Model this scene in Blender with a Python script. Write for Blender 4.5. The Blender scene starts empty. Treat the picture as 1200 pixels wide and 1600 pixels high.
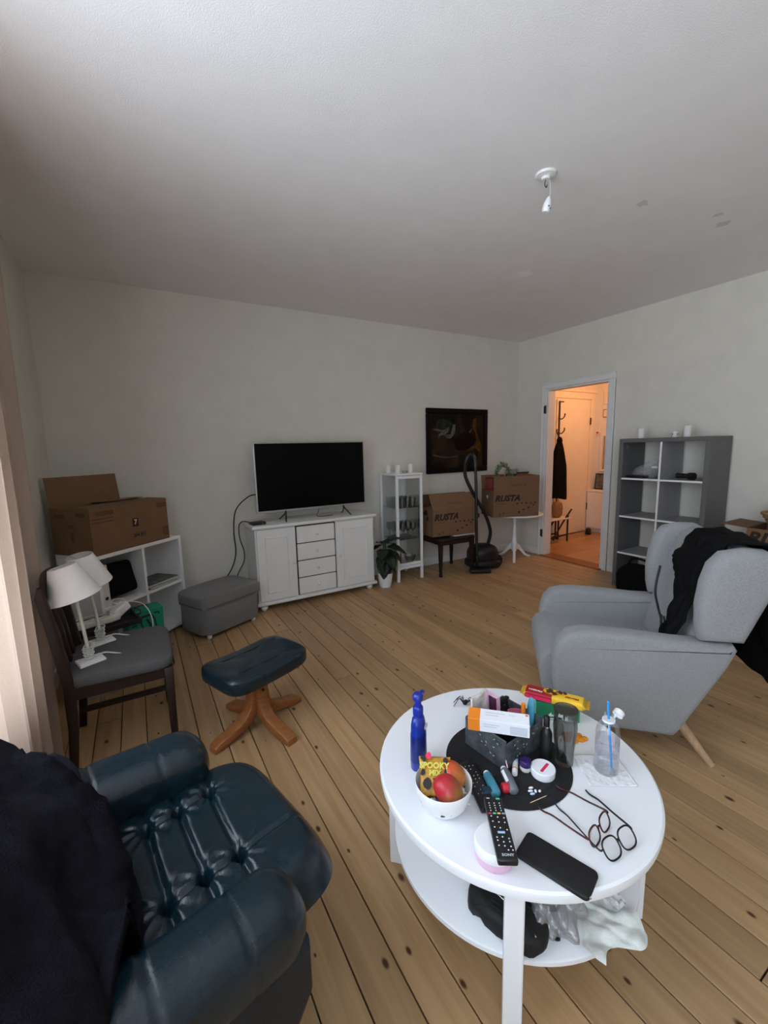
import bpy, bmesh, math, random
from mathutils import Vector as V, Matrix as M
random.seed(11)
S = bpy.context.scene
COL = S.collection
PI = math.pi
# ------------------------------------------------------------ camera
CAM = V((-4.5045, -4.1184, 1.43))
YAW, PITCH, ROLL, FPX = 0.527045, 0.148190, -0.0245875, 663.34
fw = V((math.sin(YAW)*math.cos(PITCH), math.cos(YAW)*math.cos(PITCH), -math.sin(PITCH)))
r0 = V((math.cos(YAW), -math.sin(YAW), 0)); u0 = r0.cross(fw)
rt = math.cos(ROLL)*r0 + math.sin(ROLL)*u0; up = rt.cross(fw)
cd = bpy.data.cameras.new('camera'); co = bpy.data.objects.new('camera', cd); COL.objects.link(co)
co.matrix_world = M(((rt.x, up.x, -fw.x, CAM.x), (rt.y, up.y, -fw.y, CAM.y), (rt.z, up.z, -fw.z, CAM.z), (0, 0, 0, 1)))
cd.sensor_fit = 'HORIZONTAL'; cd.sensor_width = 36; cd.lens = 36*FPX/1200; cd.clip_start = .02
S.camera = co
# ------------------------------------------------------------ world: overcast daylight
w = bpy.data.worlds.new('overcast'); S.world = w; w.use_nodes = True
nt = w.node_tree; nt.nodes.clear()
out = nt.nodes.new('ShaderNodeOutputWorld'); bg = nt.nodes.new('ShaderNodeBackground')
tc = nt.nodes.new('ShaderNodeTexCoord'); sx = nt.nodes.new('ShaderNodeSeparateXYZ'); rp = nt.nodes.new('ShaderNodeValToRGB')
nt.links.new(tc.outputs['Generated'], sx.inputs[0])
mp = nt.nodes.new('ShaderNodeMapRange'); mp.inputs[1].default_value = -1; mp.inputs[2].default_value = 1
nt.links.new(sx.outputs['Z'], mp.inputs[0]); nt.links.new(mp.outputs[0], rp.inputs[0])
rp.color_ramp.elements[0].position = .46; rp.color_ramp.elements[0].color = (1.05, 1.12, 1.24, 1)  # below the horizon: made brighter than the sky, added to light the ceiling
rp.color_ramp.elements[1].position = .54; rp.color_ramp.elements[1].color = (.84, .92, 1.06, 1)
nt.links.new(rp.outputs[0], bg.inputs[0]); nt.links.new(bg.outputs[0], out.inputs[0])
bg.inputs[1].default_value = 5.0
S.cycles.transparent_max_bounces = 40; S.cycles.max_bounces = 14; S.cycles.diffuse_bounces = 6
# ------------------------------------------------------------ exposure
vs = S.view_settings
vs.view_transform = 'Standard'; vs.look = 'None'; vs.gamma = 1; vs.exposure = .42; vs.use_curve_mapping = False
S.display_settings.display_device = 'sRGB'
# window openings in the left wall: (y0, y1, z0, z1); portals only guide the sampling of the sky
WX = -5.064
WINDOWS = [(-3.75, -1.95, .45, 2.64), (-5.95, -4.25, .45, 2.64)]
for (a, b, c, d) in WINDOWS:
    L = bpy.data.lights.new('window_portal', 'AREA'); L.shape = 'RECTANGLE'; L.size = b-a; L.size_y = d-c
    L.cycles.is_portal = True
    o = bpy.data.objects.new('window_portal', L); COL.objects.link(o)
    o.matrix_world = M(((0, 0, -1, WX-.16), (1, 0, 0, (a+b)/2), (0, -1, 0, (c+d)/2), (0, 0, 0, 1)))
# warm ceiling bulb in the hall
L = bpy.data.lights.new('hall_bulb', 'POINT'); L.energy = 22; L.color = (1, .46, .19); L.shadow_soft_size = .09
o = bpy.data.objects.new('hall_bulb', L); COL.objects.link(o); o.location = (1.25, -.85, 2.25)

# ------------------------------------------------------------ materials
MAT = {}
def P(name, col, rough=.5, var=.06, scale=18, bump=0, bscale=120, metal=0, spec=.5, trans=0, alpha=1, coat=0, sheen=0, ior=1.45, stretch=(1, 1, 1), emit=0):
    m = bpy.data.materials.new(name); m.use_nodes = True; n = m.node_tree; b = n.nodes['Principled BSDF']
    b.inputs['Roughness'].default_value = rough; b.inputs['Metallic'].default_value = metal
    b.inputs['Specular IOR Level'].default_value = spec; b.inputs['Transmission Weight'].default_value = trans
    b.inputs['Alpha'].default_value = alpha; b.inputs['Coat Weight'].default_value = coat; b.inputs['IOR'].default_value = ior
    if sheen: b.inputs['Sheen Weight'].default_value = sheen
    t = n.nodes.new('ShaderNodeTexCoord'); mpn = n.nodes.new('ShaderNodeMapping'); mpn.inputs['Scale'].default_value = stretch
    n.links.new(t.outputs['Object'], mpn.inputs[0])
    nz = n.nodes.new('ShaderNodeTexNoise'); nz.inputs['Scale'].default_value = scale; nz.inputs['Detail'].default_value = 5
    n.links.new(mpn.outputs[0], nz.inputs[0])
    r = n.nodes.new('ShaderNodeValToRGB'); r.color_ramp.elements[0].position = .3; r.color_ramp.elements[1].position = .7
    r.color_ramp.elements[0].color = tuple(max(0, c*(1-var)) for c in col)+(1,)
    r.color_ramp.elements[1].color = tuple(min(1, c*(1+var)) for c in col)+(1,)
    n.links.new(nz.outputs[0], r.inputs[0]); n.links.new(r.outputs[0], b.inputs['Base Color'])
    if bump:
        n2 = n.nodes.new('ShaderNodeTexNoise'); n2.inputs['Scale'].default_value = bscale; n2.inputs['Detail'].default_value = 3
        n.links.new(mpn.outputs[0], n2.inputs[0])
        bp = n.nodes.new('ShaderNodeBump'); bp.inputs['Strength'].default_value = bump; bp.inputs['Distance'].default_value = .01
        n.links.new(n2.outputs[0], bp.inputs['Height']); n.links.new(bp.outputs[0], b.inputs['Normal'])
    if emit:
        n.links.new(r.outputs[0], b.inputs['Emission Color']); b.inputs['Emission Strength'].default_value = emit
    MAT[name] = m
    return m
def GLASS(name, tint, glossy=.08, rough=.02, fm=.75):
    m = bpy.data.materials.new(name); m.use_nodes = True; n = m.node_tree; n.nodes.clear()
    o = n.nodes.new('ShaderNodeOutputMaterial'); mx = n.nodes.new('ShaderNodeMixShader'); tr = n.nodes.new('ShaderNodeBsdfTransparent')
    gl = n.nodes.new('ShaderNodeBsdfGlossy'); gl.inputs['Roughness'].default_value = rough; tr.inputs[0].default_value = tint+(1,)
    fr = n.nodes.new('ShaderNodeLayerWeight'); fr.inputs[0].default_value = .25
    ma = n.nodes.new('ShaderNodeMath'); ma.operation = 'MULTIPLY_ADD'; ma.inputs[1].default_value = fm; ma.inputs[2].default_value = glossy
    ma.use_clamp = True
    n.links.new(fr.outputs['Fresnel'], ma.inputs[0]); n.links.new(ma.outputs[0], mx.inputs[0])
    n.links.new(tr.outputs[0], mx.inputs[1]); n.links.new(gl.outputs[0], mx.inputs[2]); n.links.new(mx.outputs[0], o.inputs[0])
    MAT[name] = m
    return m
P('wall', (.66, .642, .580), .9, .03, 6, .25, 160)
P('ceiling', (.82, .82, .83), .95, .02, 5, .15, 200)
P('hall_wall', (.74, .70, .66), .8, .02, 6)
P('trim_white', (.72, .72, .71), .45, .02, 8)
P('white', (.78, .79, .80), .4, .015, 10)
P('white_gloss', (.82, .83, .84), .28, .01, 10)
P('chest_white', (.74, .75, .74), .45, .02, 8)
P('table_white', (.80, .83, .86), .33, .012, 4)
P('gap_dark', (.035, .018, .012), .9)
P('subfloor', (.02, .012, .007), .9)
P('cardboard', (.175, .098, .050), .85, .06, 9, .1, 200)
P('cardboard_in', (.27, .165, .09), .85, .06, 9)
P('ink', (.022, .012, .010), .8, .0)
P('ink_soft', (.11, .055, .028), .85, .0)
P('tape', (.20, .11, .055), .35, .05)
P('grey_fabric', (.275, .282, .286), .95, .22, 330, .5, 420, sheen=.2)
P('pouf_fabric', (.175, .175, .18), .95, .2, 300, .5, 420, sheen=.15)
P('seat_fabric', (.10, .10, .105), .95, .2, 300, .5, 400)
P('leather', (.0040, .0160, .0255), .24, .25, 14, .08, 300, spec=.6)
P('leather_dark', (.005, .012, .019), .45, .2, 14, .2, 300)
P('black_cloth', (.004, .004, .0045), .95, .3, 40, .3, 200, spec=.15)
P('navy_fleece', (.009, .009, .013), 1, .35, 26, .6, 240, spec=.1)
P('black_plastic', (.010, .010, .011), .35, .1)
P('black_matte', (.008, .008, .009), .7, .1, 60)
P('placemat', (.010, .010, .012), .75, .35, 160, .5, 500)
P('screen', (.0015, .0015, .002), .3, .0, spec=.12)
P('silver', (.45, .45, .46), .35, .02, metal=.7)
P('chrome', (.75, .75, .75), .15, 0, metal=1)
P('steel_dark', (.05, .05, .052), .45, .05, metal=.6)
P('oak_leg', (.42, .27, .16), .55, .12, 10, 0, 100, stretch=(8, 8, 1))
P('teak', (.29, .108, .032), .42, .2, 8, 0, 100, stretch=(3, 3, 12))
P('dark_wood', (.018, .008, .005), .5, .3, 12, 0, 100, stretch=(6, 6, 1))
P('shelf_grey', (.115, .117, .12), .5, .04, 8)
P('shelf_grey_light', (.30, .30, .305), .5, .03, 8)
P('lamp_shade', (.74, .73, .73), .8, .02, 40, .1, 300)
P('cord_white', (.62, .62, .58), .5, .02)
P('cord_black', (.008, .008, .008), .5, .02)
P('ivory', (.66, .66, .58), .45, .02)
P('green_print', (.0, .22, .14), .5, .05)
P('green_box', (.012, .20, .085), .4, .06)
P('green_light', (.10, .50, .28), .4, .06)
P('blue_bottle', (.010, .030, .30), .28, .06, coat=.2)
P('blue_dark', (.008, .018, .16), .3, .06)
P('orange_card', (.85, .24, .02), .5, .02)
P('card_white', (.78, .80, .84), .55, .01)
P('print_grey', (.55, .58, .64), .6, .02)
P('pink_note', (.85, .22, .36), .6, .02)
P('pink_jar', (.78, .50, .68), .35, .02)
P('sachet', (.62, .58, .55), .5, .08, 60, .4, 90)
P('plum', (.06, .012, .04), .4, .1)
P('slate', (.055, .065, .072), .55, .45, 34, .4, 60)
P('slate_in', (.012, .012, .013), .7, .2)
P('speck', (.45, .47, .48), .6, .1)
P('inhaler_blue', (.06, .27, .38), .35, .05)
P('inhaler_navy', (.012, .035, .07), .35, .05)
P('inhaler_grey', (.14, .15, .17), .4, .05)
P('red_cap', (.50, .018, .04), .4, .08)
P('red_label', (.70, .03, .10), .4, .03)
P('balm_blue', (.50, .68, .82), .35, .03)
P('purple_cap', (.03, .012, .10), .4, .05)
P('pill_blue', (.45, .62, .80), .4, .02)
P('toothpick', (.66, .55, .33), .7, .05)
P('gummy', (.85, .32, .01), .25, .1, 30, trans=.25)
P('wrap_red', (.33, .006, .015), .28, .1, 20)
P('wrap_pink', (.75, .03, .11), .28, .1, 20)
P('wrap_yellow', (.80, .50, .03), .28, .12, 20)
P('wrap_gold', (.55, .33, .02), .28, .12, 20)
P('choc', (.075, .022, .008), .4, .1)
P('bag_gold', (.50, .26, .03), .4, .25, 45)
P('bag_lime', (.62, .58, .10), .4, .05)
P('candy_dark', (.02, .015, .014), .4, .2)
P('candy_blue', (.04, .14, .45), .3, .1)
P('candy_white', (.7, .68, .64), .4, .1)
P('mango_stem', (.05, .03, .015), .8)
P('tortoise', (.055, .008, .008), .25, .6, 70)
P('spec_black', (.006, .006, .008), .3, .1)
P('straw_blue', (.03, .30, .72), .35, .03)
P('cap_white', (.80, .82, .84), .4, .01)
P('napkin', (.74, .76, .78), .8, .03, 20, .5, 60)
P('paper_green', (.70, .74, .71), .7, .12, 12, .4, 40)
P('leaf', (.006, .016, .007), .45, .35, 30)
P('stem', (.03, .06, .02), .6, .1)
P('soil', (.02, .014, .01), 1, .4, 60, .8, 80)
P('candle', (.72, .72, .68), .5, .02)
P('painting_frame', (.003, .0028, .0025), .5, .2, spec=.15)
P('magazine', (.10, .10, .10), .5, .7, 22)
P('paper', (.62, .62, .60), .7, .05)
P('brass_dark', (.05, .04, .03), .5, .1, metal=.5)
P('hall_door', (.78, .70, .60), .5, .03, 6)
P('console', (.78, .74, .68), .5, .02)
P('brown_bag', (.26, .15, .08), .8, .2, 20, .3, 60)
P('mirror', (.75, .72, .68), .06, 0, metal=1)
P('heart', (.75, .68, .62), .6, .05)
P('rattan', (.36, .22, .09), .7, .3, 60)
P('pale_green', (.10, .16, .07), .6, .4, 40)
P('remote_button', (.60, .62, .64), .5, 0)
P('btn_green', (.08, .50, .30), .4, 0)
P('btn_red', (.55, .03, .06), .4, 0)
P('btn_yellow', (.80, .52, .14), .4, 0)
P('btn_blue', (.35, .55, .80), .4, 0)
P('btn_cyan', (.20, .34, .42), .4, 0)
P('concrete', (.4, .4, .4), .9)
GLASS('clear_glass', (.97, .98, .98), .02, .02, .25)
GLASS('cabinet_glass', (.95, .97, .97), .03, .02, .4)
GLASS('ware_glass', (.84, .87, .87), .10)
GLASS('smoke_glass', (.68, .69, .68), .07, .06, .45)
GLASS('bottle_plastic', (.975, .98, .99), .05, .05, .4)
GLASS('water', (.97, .98, .99), .02, .02, .25)
GLASS('label_film', (.90, .88, .95), .06, .3, .3)
GLASS('bag_plastic', (.93, .93, .94), .12, .22, .3)
_n = MAT['bag_plastic'].node_tree; _o = [k for k in _n.nodes if k.type == 'OUTPUT_MATERIAL'][0]; _s = _o.inputs[0].links[0].from_socket
_d = _n.nodes.new('ShaderNodeBsdfDiffuse'); _d.inputs[0].default_value = (.62, .62, .63, 1); _m = _n.nodes.new('ShaderNodeMixShader'); _m.inputs[0].default_value = .22
_n.links.new(_s, _m.inputs[1]); _n.links.new(_d.outputs[0], _m.inputs[2]); _n.links.new(_m.outputs[0], _o.inputs[0])
GLASS('lens', (.99, .99, .99), .05, .02, .3)

def wood_floor(name, light, dark, knots=True, rough=.42, axis=1):
    m = bpy.data.materials.new(name); m.use_nodes = True; n = m.node_tree; b = n.nodes['Principled BSDF']
    g = n.nodes.new('ShaderNodeNewGeometry'); oi = n.nodes.new('ShaderNodeObjectInfo')
    ml = n.nodes.new('ShaderNodeMath'); ml.operation = 'MULTIPLY'; ml.inputs[1].default_value = 37
    n.links.new(oi.outputs['Random'], ml.inputs[0])
    ad = n.nodes.new('ShaderNodeVectorMath'); ad.operation = 'ADD'
    n.links.new(g.outputs['Position'], ad.inputs[0]); n.links.new(ml.outputs[0], ad.inputs[1])
    mp = n.nodes.new('ShaderNodeMapping'); mp.inputs['Scale'].default_value = (22, 1.1, 22) if axis else (1.1, 22, 22)
    n.links.new(ad.outputs[0], mp.inputs[0])
    nz = n.nodes.new('ShaderNodeTexNoise'); nz.inputs['Scale'].default_value = 1.6; nz.inputs['Detail'].default_value = 6; nz.inputs['Distortion'].default_value = .6
    n.links.new(mp.outputs[0], nz.inputs[0])
    r = n.nodes.new('ShaderNodeValToRGB'); r.color_ramp.elements[0].position = .28; r.color_ramp.elements[1].position = .72
    r.color_ramp.elements[0].color = dark+(1,); r.color_ramp.elements[1].color = light+(1,)
    n.links.new(nz.outputs[0], r.inputs[0])
    hv = n.nodes.new('ShaderNodeHueSaturation'); n.links.new(r.outputs[0], hv.inputs['Color'])
    mr = n.nodes.new('ShaderNodeMapRange'); mr.inputs[3].default_value = .82; mr.inputs[4].default_value = 1.14
    n.links.new(oi.outputs['Random'], mr.inputs[0]); n.links.new(mr.outputs[0], hv.inputs['Value'])
    last = hv.outputs[0]
    if knots:
        m2 = n.nodes.new('ShaderNodeMapping'); m2.inputs['Scale'].default_value = (8.6, 4.6, 1)
        n.links.new(ad.outputs[0], m2.inputs[0])
        vo = n.nodes.new('ShaderNodeTexVoronoi'); vo.inputs['Scale'].default_value = 1.0; vo.inputs['Randomness'].default_value = 1
        vo.voronoi_dimensions = '2D'
        n.links.new(m2.outputs[0], vo.inputs['Vector'])
        # only some cells carry a knot; its size varies with the cell colour
        sc = n.nodes.new('ShaderNodeSeparateColor'); n.links.new(vo.outputs['Color'], sc.inputs[0])
        th = n.nodes.new('ShaderNodeMapRange'); th.inputs[1].default_value = .40; th.inputs[2].default_value = 1; th.inputs[3].default_value = 0; th.inputs[4].default_value = .11
        n.links.new(sc.outputs[0], th.inputs[0])
        dv = n.nodes.new('ShaderNodeMath'); dv.operation = 'DIVIDE'; n.links.new(vo.outputs['Distance'], dv.inputs[0])
        mxm = n.nodes.new('ShaderNodeMath'); mxm.operation = 'MAXIMUM'; mxm.inputs[1].default_value = .0001
        n.links.new(th.outputs[0], mxm.inputs[0]); n.links.new(mxm.outputs[0], dv.inputs[1])
        kr = n.nodes.new('ShaderNodeValToRGB'); kr.color_ramp.elements[0].position = .45; kr.color_ramp.elements[1].position = 1
        kr.color_ramp.elements[0].color = (.16, .10, .07, 1); kr.color_ramp.elements[1].color = (1, 1, 1, 1)
        n.links.new(dv.outputs[0], kr.inputs[0])
        mx = n.nodes.new('ShaderNodeMix'); mx.data_type = 'RGBA'; mx.blend_type = 'MULTIPLY'; mx.inputs[0].default_value = 1
        n.links.new(last, mx.inputs[6]); n.links.new(kr.outputs[0], mx.inputs[7]); last = mx.outputs[2]
    n.links.new(last, b.inputs['Base Color']); b.inputs['Roughness'].default_value = rough
    b.inputs['Specular IOR Level'].default_value = .4
    MAT[name] = m
wood_floor('pine', (.485, .318, .164), (.350, .212, .100))
wood_floor('parquet', (.46, .26, .11), (.33, .17, .07), False, .3, 0)
wood_floor('threshold_wood', (.30, .12, .04), (.22, .08, .025), False, .45)
def mango_mat(name, ca, cb):
    m = P(name, ca, .35, .1, 30); n = m.node_tree; b = n.nodes['Principled BSDF']
    t = n.nodes.new('ShaderNodeTexCoord'); sp = n.nodes.new('ShaderNodeSeparateXYZ'); n.links.new(t.outputs['Object'], sp.inputs[0])
    nz = n.nodes.new('ShaderNodeTexNoise'); nz.inputs['Scale'].default_value = 30; n.links.new(t.outputs['Object'], nz.inputs[0])
    ma = n.nodes.new('ShaderNodeMath'); ma.operation = 'MULTIPLY_ADD'; ma.inputs[1].default_value = 16
    n.links.new(sp.outputs['X'], ma.inputs[0]); n.links.new(nz.outputs[0], ma.inputs[2])
    r = n.nodes.new('ShaderNodeValToRGB'); r.color_ramp.elements[0].color = cb+(1,); r.color_ramp.elements[1].color = ca+(1,)
    r.color_ramp.elements[0].position = .05; r.color_ramp.elements[1].position = .75
    n.links.new(ma.outputs[0], r.inputs[0]); n.links.new(r.outputs[0], b.inputs['Base Color'])
mango_mat('mango_red', (.42, .02, .03), (.26, .12, .03))
mango_mat('mango_orange', (.50, .07, .02), (.42, .14, .03))
def painting_mat():
    m = P('painting', (.012, .008, .005), .5, spec=.12); n = m.node_tree; b = n.nodes['Principled BSDF']
    t = n.nodes.new('ShaderNodeTexCoord'); nz = n.nodes.new('ShaderNodeTexNoise'); nz.inputs['Scale'].default_value = 3.2; nz.inputs['Detail'].default_value = 6
    nz.inputs['Distortion'].default_value = 1.2
    n.links.new(t.outputs['Object'], nz.inputs[0])
    r = n.nodes.new('ShaderNodeValToRGB'); e = r.color_ramp.elements
    e[0].position = .42; e[0].color = (.006, .004, .003, 1); e[1].position = .78; e[1].color = (.05, .028, .012, 1)
    n.links.new(nz.outputs[0], r.inputs[0]); n.links.new(r.outputs[0], b.inputs['Base Color'])
painting_mat()
P('paint_pale', (.085, .085, .072), .5, .5, 22, spec=.1)
P('paint_green', (.020, .026, .010), .5, .6, 30, spec=.1)
P('paint_amber', (.075, .034, .005), .5, .5, 14, spec=.1)
P('paint_maroon', (.009, .002, .002), .5, .4, 10, spec=.08)
P('patch_pale', (.90, .90, .89), .95, .03)
P('patch_dark', (.66, .64, .61), .95, .05)
def curtain_mat():
    m = P('curtain', (.54, .44, .365), .95, .07, 240, .3, 300, stretch=(1, 1, .45)); n = m.node_tree; b = n.nodes['Principled BSDF']
    tr = n.nodes.new('ShaderNodeBsdfTranslucent'); tr.inputs[0].default_value = (.62, .49, .40, 1)
    mx = n.nodes.new('ShaderNodeMixShader'); mx.inputs[0].default_value = .42
    o = [k for k in n.nodes if k.type == 'OUTPUT_MATERIAL'][0]
    n.links.new(b.outputs[0], mx.inputs[1]); n.links.new(tr.outputs[0], mx.inputs[2]); n.links.new(mx.outputs[0], o.inputs[0])
curtain_mat()

# ------------------------------------------------------------ geometry helpers
def nb(): return bmesh.new()
def obj(name, bm, mat, parent=None, smooth=None, loc=None, rot=None, kind=None, label=None):
    if isinstance(bm, bpy.types.Mesh): me = bm
    else:
        bmesh.ops.recalc_face_normals(bm, faces=bm.faces)
        me = bpy.data.meshes.new(name)
        if smooth:
            for f in bm.faces: f.smooth = True
            if smooth < 3:
                for e in bm.edges:
                    if len(e.link_faces) == 2 and e.calc_face_angle(0) > smooth: e.smooth = False
        bm.to_mesh(me); bm.free()
        for k in (mat if isinstance(mat, (list, tuple)) else [mat]): me.materials.append(MAT[k])
    o = bpy.data.objects.new(name, me); COL.objects.link(o)
    if parent: o.parent = parent
    if loc is not None: o.location = loc
    if rot is not None: o.rotation_euler = rot
    if kind: o['kind'] = kind
    if label: o['label'] = label
    return o
def tag(o, label, cat, group=None):
    o['label'] = label; o['category'] = cat
    if group: o['group'] = group
    return o
def thing(name, label, cat, loc=(0, 0, 0), rz=0, group=None, rot=None):
    o = bpy.data.objects.new(name, None); COL.objects.link(o); o.empty_display_size = .05
    o.location = loc; o.rotation_euler = rot if rot else (0, 0, rz)
    return tag(o, label, cat, group)
def dup(root, loc, rot=None, label=None, scale=None):
    c = root.copy(); COL.objects.link(c); c.location = loc
    if rot is not None: c.rotation_euler = rot
    if label: c['label'] = label
    if scale: c.scale = scale
    for ch in list(root.children):
        k = ch.copy(); COL.objects.link(k); k.parent = c
        for g in list(ch.children):
            q = g.copy(); COL.objects.link(q); q.parent = k
    return c
def struct(name, bm, mat, parent=None, smooth=None):
    o = obj(name, bm, mat, parent, smooth)
    if not parent: o['kind'] = 'structure'
    return o
def merge(bm, t, mx=None):
    if mx is not None: bmesh.ops.transform(t, matrix=mx, verts=t.verts)
    me = bpy.data.meshes.new('t'); t.to_mesh(me); t.free(); bm.from_mesh(me); bpy.data.meshes.remove(me)
def RZ(a): return M.Rotation(a, 4, 'Z')
def RX(a): return M.Rotation(a, 4, 'X')
def RY(a): return M.Rotation(a, 4, 'Y')
def TR(x, y, z): return M.Translation((x, y, z))
def box(bm, c, s, bev=0, seg=2, mx=None):
    t = nb(); bmesh.ops.create_cube(t, size=1)
    bmesh.ops.scale(t, vec=s, verts=t.verts)
    if bev: bmesh.ops.bevel(t, geom=list(t.edges), offset=min(bev, min(s)*.49), segments=seg, profile=.5, affect='EDGES')
    m = TR(*c)
    if mx is not None: m = m @ mx
    merge(bm, t, m); return bm
def bx(x0, x1, y0, y1, z0, z1, bev=0, seg=2, bm=None):
    return box(bm if bm is not None else nb(), ((x0+x1)/2, (y0+y1)/2, (z0+z1)/2), (abs(x1-x0), abs(y1-y0), abs(z1-z0)), bev, seg)
def frame_to(p0, p1):
    d = (V(p1)-V(p0)).normalized(); return TR(*p0) @ d.to_track_quat('Z', 'Y').to_matrix().to_4x4()
def lathe(bm, prof, n=24, mx=None, a0=0, closed=True):
    t = nb(); rings = []
    for r, z in prof:
        if r < 1e-6: rings.append([t.verts.new((0, 0, z))])
        else: rings.append([t.verts.new((r*math.cos(a0+2*PI*i/n), r*math.sin(a0+2*PI*i/n), z)) for i in range(n)])
    for a, b in zip(rings, rings[1:]):
        for i in range(n):
            j = (i+1) % n
            f = [a[i % len(a)], a[j % len(a)], b[j % len(b)], b[i % len(b)]]
            f = list(dict.fromkeys(f))
            if len(f) > 2:
                try: t.faces.new(f)
                except ValueError: pass
    if closed:
        for rg in (rings[0], rings[-1]):
            if len(rg) > 2: t.faces.new(rg)
    merge(bm, t, mx); return bm
def cyl(bm, p0, p1, r0, r1=None, n=14):
    h = (V(p1)-V(p0)).length
    return lathe(bm, [(r0, 0), (r0 if r1 is None else r1, h)], n, frame_to(p0, p1))
def spline(pts, k=6):
    pts = [V(p) for p in pts]; o = []
    for i in range(len(pts)-1):
        a, b = pts[max(i-1, 0)], pts[i]; c, d = pts[i+1], pts[min(i+2, len(pts)-1)]
        for j in range(k):
            t = j/k
            o.append(.5*((2*b)+(c-a)*t+(2*a-5*b+4*c-d)*t*t+(3*b-a-3*c+d)*t**3))
    o.append(pts[-1]); return o
def tube(bm, pts, r, n=8, k=6, closed=False, rr=None, flat=None):
    """r radius; rr radii at the control points; flat=(a,b) elliptic section"""
    c = spline(pts, k) if k > 1 else [V(p) for p in pts]
    N = len(c); rings = []; nrm = None
    for i in range(N):
        tg = (c[min(i+1, N-1)]-c[max(i-1, 0)]).normalized()
        if nrm is None:
            nrm = tg.orthogonal().normalized() if abs(tg.z) > .9 else tg.cross(V((0, 0, 1))).normalized()
        nrm = (nrm-tg*nrm.dot(tg)).normalized(); bn = tg.cross(nrm)
        q = r
        if rr:
            f = i/(N-1)*(len(rr)-1); a = int(min(f, len(rr)-2)); q = rr[a]+(rr[a+1]-rr[a])*(f-a)
        fa, fb = flat if flat else (1, 1)
        rings.append([bm.verts.new(c[i]+(nrm*math.cos(2*PI*j/n)*fa+bn*math.sin(2*PI*j/n)*fb)*q) for j in range(n)])
    for a, b in zip(rings, rings[1:]):
        for j in range(n): bm.faces.new((a[j], a[(j+1) % n], b[(j+1) % n], b[j]))
    bm.faces.new(rings[0][::-1]); bm.faces.new(rings[-1]); return bm
def ring(bm, pts, r, n=6):
    c = [V(p) for p in pts]; N = len(c); rings = []
    cen = sum(c, V())/N; ax = (c[0]-cen).cross(c[N//4]-cen).normalized()
    for i in range(N):
        tg = (c[(i+1) % N]-c[i-1]).normalized(); b = tg.cross(ax).normalized()
        rings.append([bm.verts.new(c[i]+(ax*math.cos(2*PI*j/n)+b*math.sin(2*PI*j/n))*r) for j in range(n)])
    for i in range(N):
        a, b = rings[i], rings[(i+1) % N]
        for j in range(n): bm.faces.new((a[j], a[(j+1) % n], b[(j+1) % n], b[j]))
    return bm
def ell(bm, c, s, e1=1, e2=1, nu=24, nv=14, mx=None, fn=None):
    """superellipsoid; e<1 boxier"""
    t = nb(); sp = lambda a, e: math.copysign(abs(a)**e, a); rings = []
    for i in range(nv+1):
        v = -PI/2+PI*i/nv
        if i in (0, nv): rings.append([t.verts.new((0, 0, s[2]*math.sin(v)))])
        else: rings.append([t.verts.new((s[0]*sp(math.cos(v), e1)*sp(math.cos(2*PI*j/nu), e2), s[1]*sp(math.cos(v), e1)*sp(math.sin(2*PI*j/nu), e2), s[2]*sp(math.sin(v), e1))) for j in range(nu)])
    for a, b in zip(rings, rings[1:]):
        for j in range(nu):
            k = (j+1) % nu; f = list(dict.fromkeys([a[j % len(a)], a[k % len(a)], b[k % len(b)], b[j % len(b)]])); t.faces.new(f)
    if fn:
        for q in t.verts: q.co = V(fn(*q.co))
    m = TR(*c)
    if mx is not None: m = m @ mx
    merge(bm, t, m); return bm
def prism(bm, outline, d0, d1, axes='xz', bev=0, seg=3, mx=None):
    """outline 2D extruded from d0 to d1 along the missing axis"""
    def mk(a, b, d): return {'xz': (a, d, b), 'xy': (a, b, d), 'yz': (d, a, b)}[axes]
    t = nb(); A = [t.verts.new(mk(a, b, d0)) for a, b in outline]; B = [t.verts.new(mk(a, b, d1)) for a, b in outline]
    fa = t.faces.new(A); fb = t.faces.new(B[::-1]); N = len(outline)
    for i in range(N): t.faces.new((A[i], B[i], B[(i+1) % N], A[(i+1) % N]))
    bmesh.ops.recalc_face_normals(t, faces=t.faces)
    if bev:
        ed = [e for e in t.edges if any(f in (fa, fb) for f in e.link_faces)]
        bmesh.ops.bevel(t, geom=ed, offset=bev, segments=seg, profile=.5, affect='EDGES')
    merge(bm, t, mx); return bm
def sheet(bm, fn, nu, nv, th=0, loop=False):
    t = nb(); g = [[t.verts.new(fn(i/nu, j/nv)) for j in range(nv+1)] for i in range(nu+1)]
    for i in range(nu):
        for j in range(nv): t.faces.new((g[i][j], g[i+1][j], g[i+1][j+1], g[i][j+1]))
    if th:
        bmesh.ops.recalc_face_normals(t, faces=t.faces)
        t.normal_update(); q = [[t.verts.new(p_.co-p_.normal*th) for p_ in r_] for r_ in g]
        for i in range(nu):
            for j in range(nv): t.faces.new((q[i][j+1], q[i+1][j+1], q[i+1][j], q[i][j]))
        for i in range(nu):
            for j in (0, nv): t.faces.new((g[i][j], g[i+1][j], q[i+1][j], q[i][j]))
        for j in range(nv):
            for i in (0, nu): t.faces.new((g[i][j], g[i][j+1], q[i][j+1], q[i][j]))
    merge(bm, t); return bm
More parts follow.
